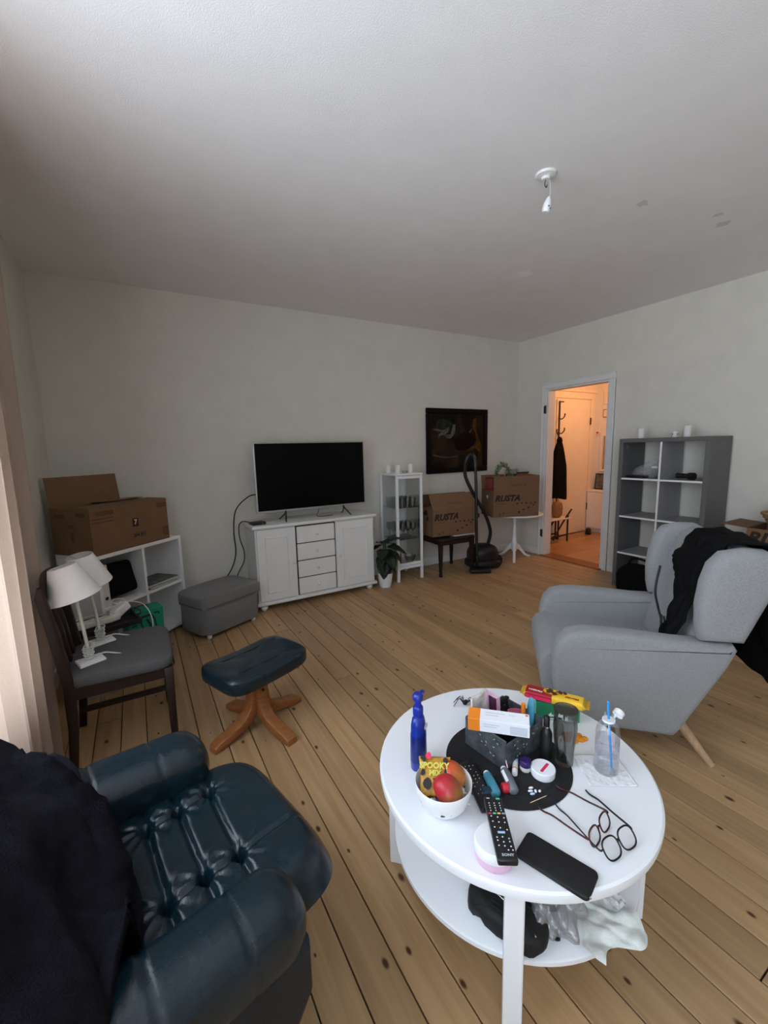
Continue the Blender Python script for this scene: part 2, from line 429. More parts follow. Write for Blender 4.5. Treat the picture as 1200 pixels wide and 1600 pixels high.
def text(s, size, mx, shear=0, bold=0, sx=1):
    cu = bpy.data.curves.new('t', 'FONT'); cu.body = s; cu.size = size; cu.shear = shear; cu.offset = bold
    cu.align_x = 'CENTER'; cu.align_y = 'CENTER'; cu.resolution_u = 2; cu.extrude = .00025
    o = bpy.data.objects.new('t', cu); COL.objects.link(o); bpy.context.view_layer.update()
    me = bpy.data.meshes.new_from_object(o.evaluated_get(bpy.context.evaluated_depsgraph_get()))
    bpy.data.objects.remove(o); bpy.data.curves.remove(cu)
    b = nb(); b.from_mesh(me); bpy.data.meshes.remove(me)
    bmesh.ops.transform(b, matrix=mx @ M.Diagonal((sx, 1, 1, 1)), verts=b.verts); return b
def h3(x, y, z=0):  # cheap smooth pseudo-noise
    return (math.sin(x*1.7+y*2.3+z)+math.sin(x*3.1-y*1.3+2*z+1.3)+math.sin(-x*2.2+y*4.1+.7*z+2.1))/3
# ============================================================ SETTING
H = 2.76; FY = -6.2
floor = struct('floor', bx(WX-.02, 0.0, FY, 0, -.06, -.012), 'subfloor')
PW = .1155
k = 0; x = -2.961-PW*19
while x < 0:
    x0, x1 = max(x, WX), min(x+PW, 0)
    if x1-x0 > .01:
        cuts = [0, FY]
        rr = random.random()
        if rr < .75: cuts.insert(1, -random.uniform(.6, 5.6))
        for a, b in zip(cuts, cuts[1:]):
            g = .0022
            obj('plank', bx(x0+g, x1-g, b+g, a-g, -.012, 0, .0012, 1), 'pine', floor)
    x += PW; k += 1
struct('ceiling', bx(WX-.3, .14, FY-.2, .35, H, H+.1), 'ceiling')
struct('wall_back', bx(WX-.3, 0.0, 0, .15, -.06, H), 'wall')
struct('wall_front', bx(WX-.3, .14, FY-.15, FY, -.06, H), 'wall')
DY0, DY1, DZ = -1.285, -.48, 2.11       # doorway in the right wall
b = nb(); bx(0, .12, FY, DY0, -.06, H, bm=b); bx(0, .12, DY1, .36, -.06, H, bm=b); bx(0, .12, DY0, DY1, DZ, H, bm=b)
struct('wall_right', b, 'wall')
b = nb(); ys = FY
for (a, e, c, d) in sorted(WINDOWS):
    bx(WX-.14, WX, ys, a, -.06, H, bm=b); bx(WX-.14, WX, a, e, -.06, c, bm=b); bx(WX-.14, WX, a, e, d, H, bm=b); ys = e
bx(WX-.14, WX, ys, 0, -.06, H, bm=b)
struct('wall_left', b, 'wall')
for i, (a, e, c, d) in enumerate(WINDOWS):
    fx0, fx1 = WX-.12, WX-.07
    wdw = bpy.data.objects.new('window_%d' % (i+1), None); COL.objects.link(wdw); wdw['kind'] = 'structure'
    b = nb(); t = .06
    bx(fx0, fx1, a, a+t, c, d, .004, 1, b); bx(fx0, fx1, e-t, e, c, d, .004, 1, b); bx(fx0, fx1, a+t, e-t, c, c+t, .004, 1, b); bx(fx0, fx1, a+t, e-t, d-t, d, .004, 1, b)
    obj('window_frame', b, 'trim_white', wdw)
    m = (a+e)/2
    obj('mullion', bx(fx0, fx1, m-.04, m+.04, c+t, d-t, .004, 1), 'trim_white', wdw)
    obj('pane', bx(WX-.098, WX-.094, a+t, m-.04, c+t, d-t), 'clear_glass', wdw)
    obj('pane', bx(WX-.098, WX-.094, m+.04, e-t, c+t, d-t), 'clear_glass', wdw)
    obj('window_sill', bx(WX-.07, WX+.05, a-.04, e+.04, c-.03, c, .006, 2), 'trim_white', wdw)
BH = .085
struct('baseboard_back', bx(WX+.014, -.014, -.013, 0, 0, BH, .004, 1), 'trim_white')
b = nb(); bx(-.013, 0, DY1+.075, 0, 0, BH, .004, 1, b); bx(-.013, 0, FY, DY0-.08, 0, BH, .004, 1, b)
struct('baseboard_right', b, 'trim_white')
struct('baseboard_left', bx(WX, WX+.013, FY, 0, 0, BH, .004, 1), 'trim_white')
# door casing (room side) and lining
cas = bpy.data.objects.new('trim_1', None); COL.objects.link(cas); cas['kind'] = 'structure'
cw = .07
for y0, y1 in ((DY1, DY1+cw), (DY0-cw, DY0)):
    b = bx(-.018, 0, y0, y1, 0, DZ, .004, 1); bx(-.024, 0, (y1-.018 if y0 == DY1 else y0), (y1 if y0 == DY1 else y0+.018), 0, DZ, .004, 1, b)
    obj('casing', b, 'trim_white', cas)
b = bx(-.018, 0, DY0-cw, DY1+cw, DZ, DZ+cw, .004, 1); bx(-.024, 0, DY0-cw, DY1+cw, DZ+cw-.018, DZ+cw, .004, 1, b)
obj('casing', b, 'trim_white', cas)
obj('jamb', bx(-.004, .124, DY1-.02, DY1, 0, DZ, .003, 1), 'trim_white', cas)
obj('jamb', bx(-.004, .124, DY0, DY0+.02, 0, DZ, .003, 1), 'trim_white', cas)
obj('jamb', bx(-.004, .124, DY0+.02, DY1-.02, DZ-.02, DZ, .003, 1), 'trim_white', cas)
for z in (1.86, .30):
    b = bx(-.03, -.018, DY1-.001, DY1+.03, z-.045, z+.045, .003, 1); cyl(b, (-.03, DY1, z-.05), (-.03, DY1, z+.05), .009, n=10)
    obj('hinge', b, 'brass_dark', cas)
struct('trim_2', bx(-.05, .16, DY0-.02, DY1+.02, -.02, .012, .006, 1), 'threshold_wood')
# the hall beyond the doorway
hf = struct('floor_hall', bx(.12, 2.2, -2.6, .25, -.06, -.012), 'subfloor')
y = -2.6; i = 0
while y < .22:
    xs = [.162, .162+random.uniform(.3, 1.1)]
    while xs[-1] < 2.1: xs.append(min(xs[-1]+1.1, 2.1))
    for a, c in zip(xs, xs[1:]):
        if c-a > .02: obj('parquet_board', bx(a+.0008, c-.0008, y+.0008, min(y+.14, .22)-.0008, -.012, 0, .001, 1), 'parquet', hf)
    y += .14
HX, HY, HH = 2.06, .20, 2.62
b = bx(.12, HX+.1, HY, HY+.15, -.06, HH)
struct('wall_hall_end', b, 'hall_wall')
struct('wall_hall_side', bx(HX, HX+.1, -2.6, HY, -.06, HH), 'hall_wall')
struct('wall_hall_near', bx(.12, HX+.1, -2.7, -2.6, -.06, HH), 'hall_wall')
struct('ceiling_hall', bx(.12, HX+.1, -2.7, HY+.15, HH, HH+.08), 'hall_wall')
struct('baseboard_hall', bx(HX-.013, HX, -2.6, HY, 0, .09, .004, 1), 'trim_white')
dr = bpy.data.objects.new('door_1', None); COL.objects.link(dr); dr['kind'] = 'structure'
dx0, dx1, dz = 1.03, 1.83, 2.10
obj('door_leaf', bx(dx0, dx1, HY-.03, HY-.002, .012, dz, .004, 1), 'hall_door', dr)
for z in (1.78, .42):
    b = bx(dx1-.004, dx1+.022, HY-.042, HY-.03, z-.05, z+.05, .003, 1); cyl(b, (dx1, HY-.04, z-.055), (dx1, HY-.04, z+.055), .01, n=8)
    obj('hinge', b, 'brass_dark', dr)
b = bx(dx0+.05, dx0+.09, HY-.036, HY-.03, .95, 1.15, .003, 1); cyl(b, (dx0+.07, HY-.03, 1.06), (dx0+.07, HY-.085, 1.06), .01, n=10); cyl(b, (dx0+.07, HY-.08, 1.06), (dx0+.18, HY-.08, 1.06), .009, n=10)
obj('door_handle', b, 'steel_dark', dr)
tr = bpy.data.objects.new('trim_3', None); COL.objects.link(tr); tr['kind'] = 'structure'
obj('casing', bx(dx0-.10, dx0-.012, HY-.022, HY, 0, dz+.02, .005, 1), 'hall_door', tr)
obj('casing', bx(dx1+.03, dx1+.12, HY-.022, HY, 0, dz+.02, .005, 1), 'hall_door', tr)
obj('casing', bx(dx0-.10, dx1+.12, HY-.022, HY, dz+.02, dz+.12, .005, 1), 'hall_door', tr)
obj('cornice', bx(dx0-.13, dx1+.15, HY-.04, HY, dz+.12, dz+.16, .008, 2), 'hall_door', tr)
# ============================================================ FURNITURE
# ---- round coffee table
TC = V((-3.570, -3.264, 0)); TZ = .45
t = thing('coffee_table', 'round white two-tier coffee table in the foreground crowded with small items', 'table', TC)
obj('tabletop', lathe(nb(), [(0, TZ-.032), (.400, TZ-.032), (.409, TZ-.027), (.411, TZ-.01), (.4095, TZ-.004), (.404, TZ), (0, TZ)], 96), 'table_white', t, .6)
obj('lower_shelf', lathe(nb(), [(0, .19), (.362, .19), (.367, .195), (.367, .207), (.362, .21), (0, .21)], 80), 'table_white', t, .6)
for sx_, sy_ in ((-1, -1), (1, -1), (1, 1), (-1, 1)):
    o = obj('leg', box(nb(), (0, 0, (TZ-.032)/2), (.046, .046, TZ-.032), .004, 2), 'table_white', t, loc=(.262*sx_, .262*sy_, 0), rot=(0, 0, PI/4))
# ---- grey lounge armchair
ac = thing('armchair', 'light grey upholstered armchair with a black jacket over its back', 'armchair', (-2.411, -2.906, 0), math.radians(135))
for s in (1, -1):
    y0, y1 = (.245, .36) if s > 0 else (-.36, -.245)
    out_ = [(.27, .13), (.325, .20), (.352, .34), (.352, .44), (.335, .52), (.295, .568), (.22, .59), (.05, .588), (-.15, .574), (-.36, .574), (-.375, .55), (-.345, .47), (-.26, .30), (-.19, .16), (-.165, .125)]
    obj('arm', prism(nb(), out_, y0, y1, 'xz', .032, 4), 'grey_fabric', ac, 1.2)
    wg = [(-.235, .582), (-.222, .64), (-.216, .74), (-.226, .84), (-.247, .92), (-.288, .97), (-.375, .988), (-.44, .985), (-.49, .955), (-.505, .90), (-.47, .78), (-.425, .66), (-.395, .582)]
    a0, a1 = (.262, .365) if s > 0 else (-.365, -.262)
    obj('wing', prism(nb(), wg, a0, a1, 'xz', .042, 5), 'grey_fabric', ac, 1.2)
    tube_ = nb(); cyl(tube_, (-.20, .25*s, .165), (-.325, .335*s, 0), .024, .015, 14)
    obj('leg', tube_, 'oak_leg', ac, 1)
    tube_ = nb(); cyl(tube_, (.20, .24*s, .165), (.27, .30*s, 0), .024, .015, 14)
    obj('leg', tube_, 'oak_leg', ac, 1)
# seat block: bulging front
seat_o = [(-.18, .13), (.30, .13), (.36, .17), (.388, .25), (.40, .34), (.397, .395), (.375, .43), (.33, .447), (.1, .432), (-.25, .405), (-.30, .38)]
obj('seat_cushion', prism(nb(), seat_o, -.262, .262, 'xz', .022, 4), 'grey_fabric', ac, 1.2)
back_o = [(-.20, .40), (-.235, .55), (-.285, .75), (-.335, .90), (-.365, .955), (-.41, .975), (-.46, .965), (-.485, .93), (-.465, .82), (-.40, .60), (-.33, .40), (-.27, .25), (-.2, .2)]
obj('backrest', prism(nb(), back_o, -.285, .285, 'xz', .02, 3), 'grey_fabric', ac, 1.2)
obj('rear_panel', prism(nb(), [(-.165, .13), (-.25, .30), (-.335, .47), (-.372, .57), (-.34, .57), (-.29, .44), (-.2, .25), (-.12, .13)], -.25, .25, 'xz', .01, 2), 'grey_fabric', ac, 1.2)
# jacket over the chair back
jk = thing('jacket', 'black hooded jacket thrown over the back of the grey armchair', 'jacket', (-2.411, -2.906, 0), math.radians(135))
path = [(-.165, .52), (-.195, .58), (-.225, .68), (-.26, .80), (-.30, .92), (-.35, 1.0), (-.43, 1.012), (-.515, .97), (-.535, .86), (-.525, .72), (-.525, .60), (-.53, .50), (-.53, .42)]
def drape(u, v):
    n_ = len(path)-1; f = v*n_; i_ = min(int(f), n_-1); q = f-i_
    x_ = path[i_][0]*(1-q)+path[i_+1][0]*q; z_ = path[i_][1]*(1-q)+path[i_+1][1]*q
    lo = .10+.08*max(0, (.12-v)/.12)-.15*max(0, min(1, (v-.22)/.15))-.12*max(0, min(1, (v-.5)/.2))
    hi = .262 if v < .42 else (.262+.14*min(1, (v-.42)/.1))
    y_ = lo+(hi-lo)*u
    w_ = h3(u*6, v*9)
    if v < .45: z_ += .03*w_; x_ += abs(.03*w_)+.012
    else: x_ -= .02+.022*w_; z_ += .008*w_
    if v > .8: z_ -= .05*(v-.8)/.2*math.sin(u*3.1)
    return (x_, y_, z_)
obj('body', sheet(nb(), drape, 34, 60, .008), 'black_cloth', jk, 2)
ho = [(-.140, .080), (-.10, .125), (-.055, .165), (-.01, .215), (.05, .245), (.14, .255), (.25, .245), (.262, .15), (.25, .02), (.17, -.05), (.11, -.03), (.04, -.03), (-.01, -.005), (-.07, .03)]
hs = []
for i_ in range(len(ho)):
    a, c_ = V(ho[i_]), V(ho[(i_+1) % len(ho)])
    hs += [a.lerp(c_, k_/4) for k_ in range(4)]
hc = V((.09, .12)); hmx = TR(-.268, 0, .76) @ RY(-.28); hb = nb(); rings_ = []
for s_, sg in ((.30, -1), (.7, -1), (1, -1), (1.0, 1), (.97, 1), (.85, 1), (.65, 1), (.4, 1), (.18, 1)):
    dx_ = -.012 if sg < 0 else .052*math.sqrt(max(0, 1-s_*s_*.96))
    rings_.append([hb.verts.new(hmx @ V((dx_+(.009*h3(p_.x*34*s_, p_.y*30*s_) if sg > 0 else 0), hc.x+(p_.x-hc.x)*s_, hc.y+(p_.y-hc.y)*s_))) for p_ in hs])
for a, c_ in zip(rings_, rings_[1:]):
    for i_ in range(len(hs)): k_ = (i_+1) % len(hs); hb.faces.new((a[i_], a[k_], c_[k_], c_[i_]))
hb.faces.new(rings_[0]); hb.faces.new(rings_[-1])
obj('hood', hb, 'black_cloth', jk, 2)
d_ = tube(nb(), [(-.205, -.07, .80), (-.19, -.06, .72), (-.18, -.035, .66), (-.175, .03, .61), (-.165, .10, .585)], .0055, 6)
obj('drawstring', d_, 'cord_black', jk, 2)
d_ = tube(nb(), [(-.165, .10, .60), (-.155, .14, .55), (-.135, .18, .50), (-.10, .225, .462)], .0055, 6)
obj('drawstring', d_, 'cord_black', jk, 2)
d_ = tube(nb(), [(-.170, .12, .60), (-.165, .165, .545), (-.155, .20, .50), (-.125, .235, .465)], .0045, 6)
obj('drawstring', d_, 'cord_black', jk, 2)
# ---- blue leather recliner
rcA = math.radians(13)
rc = thing('recliner', 'dark blue leather recliner with buttoned seat in the near left corner', 'armchair', (-4.46, -3.09, 0), rcA)
DIM = [(.089, .164), (.003, .154), (-.075, .157), (.069, -.082), (-.013, -.079), (-.095, -.084)]
def seg_d(p, a, b_):
    ax_, ay_ = a; bx_, by_ = b_; L2 = (bx_-ax_)**2+(by_-ay_)**2
    t_ = max(0, min(1, ((p[0]-ax_)*(bx_-ax_)+(p[1]-ay_)*(by_-ay_))/L2))
    return math.hypot(p[0]-ax_-t_*(bx_-ax_), p[1]-ay_-t_*(by_-ay_)), t_
def seat_z(x_, y_):
    z_ = .460+.012*math.sin((x_+.3)*5)
    for (a, b_) in DIM:
        d = math.hypot(x_-a, y_-b_)
        z_ -= .026*math.exp(-(d/.014)**2)
        ang = math.atan2(y_-b_, x_-a)
        z_ += .0030*math.sin(ang*9)*math.exp(-((d-.035)/.028)**2)
    for i_ in range(3):
        d, t_ = seg_d((x_, y_), DIM[i_], DIM[i_+3]); z_ -= .016*math.exp(-(d/.008)**2)
        d, t_ = seg_d((x_, y_), DIM[i_], (DIM[i_][0]+.01, .26)); z_ -= .014*math.exp(-(d/.010)**2)
        d, t_ = seg_d((x_, y_), DIM[i_+3], (DIM[i_+3][0]-.01, -.25)); z_ -= .014*math.exp(-(d/.010)**2)
    d, t_ = seg_d((x_, y_), DIM[3], (.275, -.07)); z_ -= .008*math.exp(-(d/.006)**2)
    for i_ in range(2):
        d, t_ = seg_d((x_, y_), DIM[i_], DIM[i_+1]); z_ -= .010*math.exp(-(d/.010)**2)
        d, t_ = seg_d((x_, y_), DIM[i_+3], DIM[i_+4]); z_ -= .010*math.exp(-(d/.010)**2)
    return z_
def rc_seat(u, v):
    # squircle footprint, top face height field rolling over into the sides
    a = 2*u-1; b_ = 2*v-1
    ra = max(abs(a), abs(b_))
    sc = 1.0/max(1e-6, (abs(a)**5+abs(b_)**5)**.2)*ra if ra > 1e-6 else 1
    fx_, fy_ = a*sc, b_*sc
    edge = max(0, (ra-.78)/.22)
    x_ = -.02+.30*fx_*(1 if ra < .78 else 1); y_ = .02+.275*fy_
    z_ = seat_z(x_, y_)-.085*edge**2.2
    return (x_, y_, z_)
b = sheet(nb(), rc_seat, 110, 110)
obj('seat_cushion', b, 'leather', rc, 2)
obj('seat_base', prism(nb(), [(-.29, -.20), (.17, -.20), (.225, -.17), (.25, -.10), (.255, .02), (.25, .14), (.225, .21), (.17, .24), (-.29, .24)], .29, .395, 'xy', .02, 3), 'leather_dark', rc, 1)
def arm_fn(s):
    def f(u, v):
        # v around the section, u along the arm from back (0) to rounded nose (1)
        an = 2*PI*v; k_ = 1.0
        if u > .86: k_ = math.sqrt(max(.0, 1-((u-.86)/.14)**2))
        x_ = -.42+(.555 if s > 0 else .535)*u
        yc = (.300+.01*(1-u) if s > 0 else -.270-.01*(1-u))
        ca, sa = math.cos(an), math.sin(an)
        yy = math.copysign(abs(ca)**.8, ca)*(.092 if s > 0 else .083)*(.25+.75*k_)
        zz = math.copysign(abs(sa)**.75, sa)*.082*(.15+.85*k_)
        wr = .006*math.sin(u*46+2*math.sin(an))*math.exp(-((u-.25)/.16)**2) if s > 0 else .003*math.sin(u*30)*math.exp(-((u-.3)/.2)**2)
        for sm in (.46, .74): wr -= .005*math.exp(-((u-sm)/.008)**2)
        return (x_, yc+yy*(1+wr*8), (.492 if s > 0 else .470)+.03*(1-u)+zz+(wr if sa > 0 else 0))
    return f
for s in (1, -1):
    obj('armrest', sheet(nb(), arm_fn(s), 70, 40), 'leather', rc, 2)
    y0 = .235 if s > 0 else -.335
    obj('side_panel', prism(nb(), [(-.40, .24), (.07, .24), (.11, .30), (.11, .42), (-.42, .46)], y0, y0+.10, 'xz', .018, 3), 'leather_dark', rc, 1)
bk = nb()
def back_fn(u, v):
    y_ = -.27+.54*u; z_ = .40+.42*v
    x_ = -.285-.23*v-.02*math.sin(v*PI)+.035*abs(2*u-1)**3
    x_ += .012*math.sin(v*PI*5)*(1-abs(2*u-1)**4)
    return (x_, y_, z_)
sheet(bk, back_fn, 24, 40, .10)
obj('backrest', bk, 'leather', rc, 1.2)
pl = cyl(nb(), (0, 0, .05), (0, 0, .28), .035, n=16); obj('swivel_column', pl, 'steel_dark', rc, 1)
for a in (48, 138, 228, 318):
    r_ = nb(); prism(r_, [(.0, .05), (.02, .09), (.09, .075), (.18, .035), (.215, .03), (.22, 0), (.16, .0), (.08, .035)], -.032, .032, 'xz', .006, 2, RZ(math.radians(a)))
    obj('foot', r_, 'teak', rc, .8)
# dark fleece thrown over the recliner back
fl = thing('fleece_jacket', 'dark navy fleece jacket heaped on the back and arm of the blue recliner', 'jacket', (-4.46, -3.09, 0), rcA)
fp = [(-.155, .49), (-.175, .53), (-.20, .60), (-.25, .675), (-.33, .745), (-.41, .82), (-.49, .875), (-.545, .86)]
def fleece(u, v):
    n_ = len(fp)-1; f = v*n_; i_ = min(int(f), n_-1); q = f-i_
    x_ = fp[i_][0]*(1-q)+fp[i_+1][0]*q; z_ = fp[i_][1]*(1-q)+fp[i_+1][1]*q
    y_ = -.40+.82*u
    w_ = h3(u*5+1, v*5, 2)
    x_ += .035*w_-.06*max(0, u-.6)*2.5*(1-v)-.0; z_ += .02*h3(u*8, v*6, 1)
    if u < .32: x_ -= .11*(.32-u)/.32*(1-v)
    if v < .35:   # lift over the arms
        k_ = (1-v/.35)
        if u < .30: z_ = max(z_, .60)
        if u > .70: z_ = max(z_, .61)
    return (x_, y_, z_)
obj('body', sheet(nb(), fleece, 44, 50, .012), 'navy_fleece', fl, 2)
sl = tube(nb(), [(-.33, .36, .66), (-.27, .26, .635), (-.225, .14, .585), (-.205, .0, .54), (-.215, -.09, .53)], .06, 14, 7, rr=[.05, .068, .075, .07, .045])
for q in sl.verts: q.co += V((.012*h3(q.co.y*40, q.co.z*40), 0, .012*h3(q.co.x*50, q.co.y*40)))
obj('sleeve', sl, 'navy_fleece', fl, 2)
# ---- matching footstool
fs = thing('footstool', 'dark blue leather footstool on crossed orange-brown wooden legs', 'footstool', (-4.06, -1.985, 0), math.radians(22))
def fs_fn(x_, y_, z_):
    zz = z_
    if z_ > 0: zz += -.012*math.cos(min(1, abs(x_)/.22)*PI/2)+.004*math.sin(x_*40)*math.cos(y_*30)
    zz += .12*x_*x_*0
    return (x_, y_, zz+.10*(x_**2)*1.2)
obj('cushion', ell(nb(), (0, -.01, .345), (.238, .168, .052), .42, .36, 56, 22, None, fs_fn), 'leather', fs, 2)
sm_ = nb()
for sgn in (1, -1): tube(sm_, [(-.19, .09*sgn-.01, .392), (-.07, .085*sgn-.01, .386), (.07, .085*sgn-.01, .386), (.19, .09*sgn-.01, .392)], .003, 6)
obj('seam', sm_, 'leather_dark', fs, 2)
b = nb(); box(b, (0, 0, .285), (.20, .20, .022), .006, 2); obj('mounting_plate', b, 'teak', fs, .8)
for a in range(4):
    r_ = nb()
    prism(r_, [(.0, .275), (.055, .275), (.05, .20), (.06, .13), (.10, .085), (.17, .06), (.235, .045), (.268, .028), (.27, 0), (.225, 0), (.16, .018), (.09, .035), (.035, .075), (.0, .12)], -.030, .030, 'xz', .006, 2, RZ(a*PI/2))
    obj('leg', r_, 'teak', fs, .9)
    r_ = cyl(nb(), V((.058*math.cos(a*PI/2+.0), .058*math.sin(a*PI/2), .215)), V((.048*math.cos(a*PI/2), .048*math.sin(a*PI/2), .215)), .008, n=10)
    obj('bolt_cap', r_, 'dark_wood', fs)
# ---- grey storage pouf
pf = thing('storage_pouf', 'grey upholstered storage pouf with hinged lid beside the white chest', 'pouf', (-3.99, -.50, 0), math.radians(26))
pw, pd = .55, .37
obj('body', prism(nb(), [(-pw/2, -pd/2+.06), (-pw/2+.06, -pd/2), (pw/2-.06, -pd/2), (pw/2, -pd/2+.06), (pw/2, pd/2-.06), (pw/2-.06, pd/2), (-pw/2+.06, pd/2), (-pw/2, pd/2-.06)], .035, .255, 'xy', .012, 2), 'pouf_fabric', pf, .9)
obj('lid', ell(nb(), (0, 0, .285), (pw/2+.006, pd/2+.006, .062), .3, .26, 56, 18, None, lambda a, b_, c_: (a, b_, c_+(.012*(1-(a/.28)**2) if c_ > 0 else 0))), 'pouf_fabric', pf, 2)
ps = nb(); ring(ps, [(q.x, q.y, .258) for q in [V((math.copysign(abs(math.cos(i*PI/24))**.3, math.cos(i*PI/24))*(pw/2+.004), math.copysign(abs(math.sin(i*PI/24))**.3, math.sin(i*PI/24))*(pd/2+.004), 0)) for i in range(48)]], .006)
obj('piping', ps, 'seat_fabric', pf, 2)
for a in (-1, 1):
    for c_ in (-1, 1): obj('foot', cyl(nb(), (a*.21, c_*.13, 0), (a*.21, c_*.13, .04), .018, .024, 14), 'white', pf, 1)
# ---- white chest of drawers under the television
cx0, cx1, cy0, cy1 = -3.655, -2.470, -.40, -.03
ch = thing('sideboard', 'white sideboard with two doors and four centre drawers under the television', 'sideboard', (0, 0, 0))
obj('carcass', bx(cx0, cx1, cy0, cy1, .075, .755, .004, 1), 'chest_white', ch)
obj('top', bx(cx0-.025, cx1+.025, cy0-.03, cy1+.01, .755, .785, .010, 3), 'chest_white', ch, .8)
obj('plinth_rail', bx(cx0-.02, cx1+.02, cy0-.025, cy1, .055, .085, .010, 3), 'chest_white', ch, .8)
for xx in (cx0+.05, cx1-.05):
    for yy in (cy0+.03, cy1-.05):
        obj('bun_foot', lathe(nb(), [(0, 0), (.018, 0), (.024, .01), (.034, .022), (.034, .034), (.022, .044), (.03, .056), (0, .056)], 20, TR(xx, yy, 0)), 'chest_white', ch, 1)
dA, dB = -3.285, -2.900
obj('reveal', bx(dA-.006, dB+.006, cy0-.002, cy0+.01, .092, .75), 'gap_dark', ch)
def knob(x_, y_, z_): return lathe(nb(), [(.007, 0), (.006, .010), (.013, .016), (.014, .022), (.009, .029), (0, .030)], 14, frame_to((x_, y_, z_), (x_, y_-1, z_)))
for (a, e, kx) in ((cx0+.012, dA-.008, dA-.035), (dB+.008, cx1-.012, dB+.035)):
    d_ = nb(); f_ = .07
    bx(a, e, cy0-.018, cy0-.002, .095, .745, .004, 1, d_)
    dd = obj('door', d_, 'chest_white', ch)
    p_ = nb(); t_ = .012
    for (x0, x1, z0, z1) in ((a+f_, e-f_, .165, .165+t_), (a+f_, e-f_, .675-t_, .675), (a+f_, a+f_+t_, .165, .675), (e-f_-t_, e-f_, .165, .675)): bx(x0, x1, cy0-.024, cy0-.017, z0, z1, .003, 2, p_)
    obj('panel_moulding', p_, 'chest_white', dd)
    obj('knob', knob(kx, cy0-.018, .42), 'chest_white', dd, 1)
dh = (.745-.095)/4
for i in range(4):
    z0 = .095+i*dh+.0045; z1 = .095+(i+1)*dh-.0045
    d_ = obj('drawer', bx(dA+.006, dB-.006, cy0-.018, cy0-.002, z0, z1, .004, 1), 'chest_white', ch)
    obj('knob', knob((dA+dB)/2, cy0-.018, (z0+z1)/2), 'chest_white', d_, 1)
# ---- television
tv = thing('television', 'large flat television with thin silver bezel standing on the white sideboard', 'television', (0, 0, 0))
tx0, tx1, tz0, tz1, ty = -3.585, -2.480, .872, 1.512, -.265
obj('bezel', bx(tx0, tx1, ty, ty+.018, tz0, tz1, .004, 2), 'silver', tv)
obj('screen', bx(tx0+.012, tx1-.012, ty-.0015, ty, tz0+.020, tz1-.012), 'screen', tv)
obj('rear_housing', bx(tx0+.15, tx1-.15, ty+.018, ty+.06, tz0+.04, tz0+.40, .015, 2), 'black_plastic', tv)
for xx, s in ((tx0+.27, -1), (tx1-.25, 1)):
    l_ = nb()
    tube(l_, [(xx, ty+.01, .885), (xx+.01*s, ty-.01, .85), (xx+.035*s, ty-.09, .793)], .009, 8, 5, flat=(1.3, .7)); tube(l_, [(xx, ty+.01, .885), (xx+.01*s, ty+.02, .85), (xx+.035*s, ty+.11, .793)], .009, 8, 5, flat=(1.3, .7))
    obj('stand_leg', l_, 'steel_dark', tv, 1)
obj('stand_cable', tube(nb(), [(-2.98, ty+.02, .90), (-3.0, ty, .84), (-3.02, ty-.01, .80), (-2.95, ty-.01, .792), (-2.85, ty, .792)], .003, 6), 'cord_black', tv, 2)
sb = thing('set_top_box', 'small black set-top box on the left end of the sideboard', 'electronics', (-3.60, -.30, .785), .1)
obj('case', box(nb(), (0, 0, .0135), (.125, .11, .023), .007, 3), 'black_plastic', sb, 1)
obj('base_ring', box(nb(), (0, 0, .003), (.11, .095, .006), .002, 1), 'cord_black', sb)
obj('status_light', box(nb(), (.03, -.0555, .012), (.012, .002, .003)), 'speck', sb)
tag(obj('television_cable', tube(nb(), [(-3.57, -.235, 1.05), (-3.64, -.16, 1.02), (-3.735, -.08, .90), (-3.76, -.045, .70), (-3.755, -.04, .50), (-3.80, -.05, .36), (-3.89, -.06, .22), (-3.93, -.07, .06)], .0055, 8), 'cord_black', smooth=2), 'black cable looping from behind the television down the wall', 'cable')
tag(obj('set_top_cable', tube(nb(), [(-3.66, -.25, .805), (-3.70, -.15, .80), (-3.715, -.06, .74), (-3.71, -.05, .62), (-3.68, -.045, .50), (-3.69, -.05, .40), (-3.76, -.06, .28), (-3.82, -.07, .1)], .005, 8), 'cord_black', smooth=2), 'black cable dropping from the set-top box behind the pouf', 'cable')
# ---- glass display cabinet
gx0, gx1, gy0, gy1, gz = -2.175, -1.842, -.385, -.035, 1.165
gc = thing('display_cabinet', 'narrow white display cabinet with glass door beside the plant', 'cabinet', (0, 0, 0))
t_ = .028
for xx in (gx0, gx1-t_):
    for yy in (gy0, gy1-t_): obj('post', bx(xx, xx+t_, yy, yy+t_, 0, gz-.02, .003, 1), 'white', gc)
obj('top_panel', bx(gx0-.004, gx1+.004, gy0-.004, gy1, gz-.02, gz, .004, 1), 'white', gc)
obj('bottom_panel', bx(gx0+.002, gx1-.002, gy0+.004, gy1, .135, .165, .003, 1), 'white', gc)
obj('back_panel', bx(gx0+t_, gx1-t_, gy1-.012, gy1-.006, .165, gz-.02), 'white', gc)
for xx in (gx0+.011, gx1-.017): obj('side_glass', bx(xx, xx+.005, gy0+t_, gy1-t_, .165, gz-.02), 'cabinet_glass', gc)
obj('door_rail', bx(gx0+t_+.002, gx1-t_-.002, gy0+.004, gy0+.022, gz-.055, gz-.024, .002, 1), 'white', gc)
dd = obj('door_rail', bx(gx0+t_+.002, gx1-t_-.002, gy0+.004, gy0+.022, .17, .20, .002, 1), 'white', gc)
obj('door_glass', bx(gx0+t_, gx1-t_, gy0+.011, gy0+.015, .20, gz-.055), 'cabinet_glass', dd)
SH = (.455, .800)
for z in SH: obj('glass_shelf', bx(gx0+.02, gx1-.02, gy0+.04, gy1-.02, z-.006, z), 'ware_glass', gc)
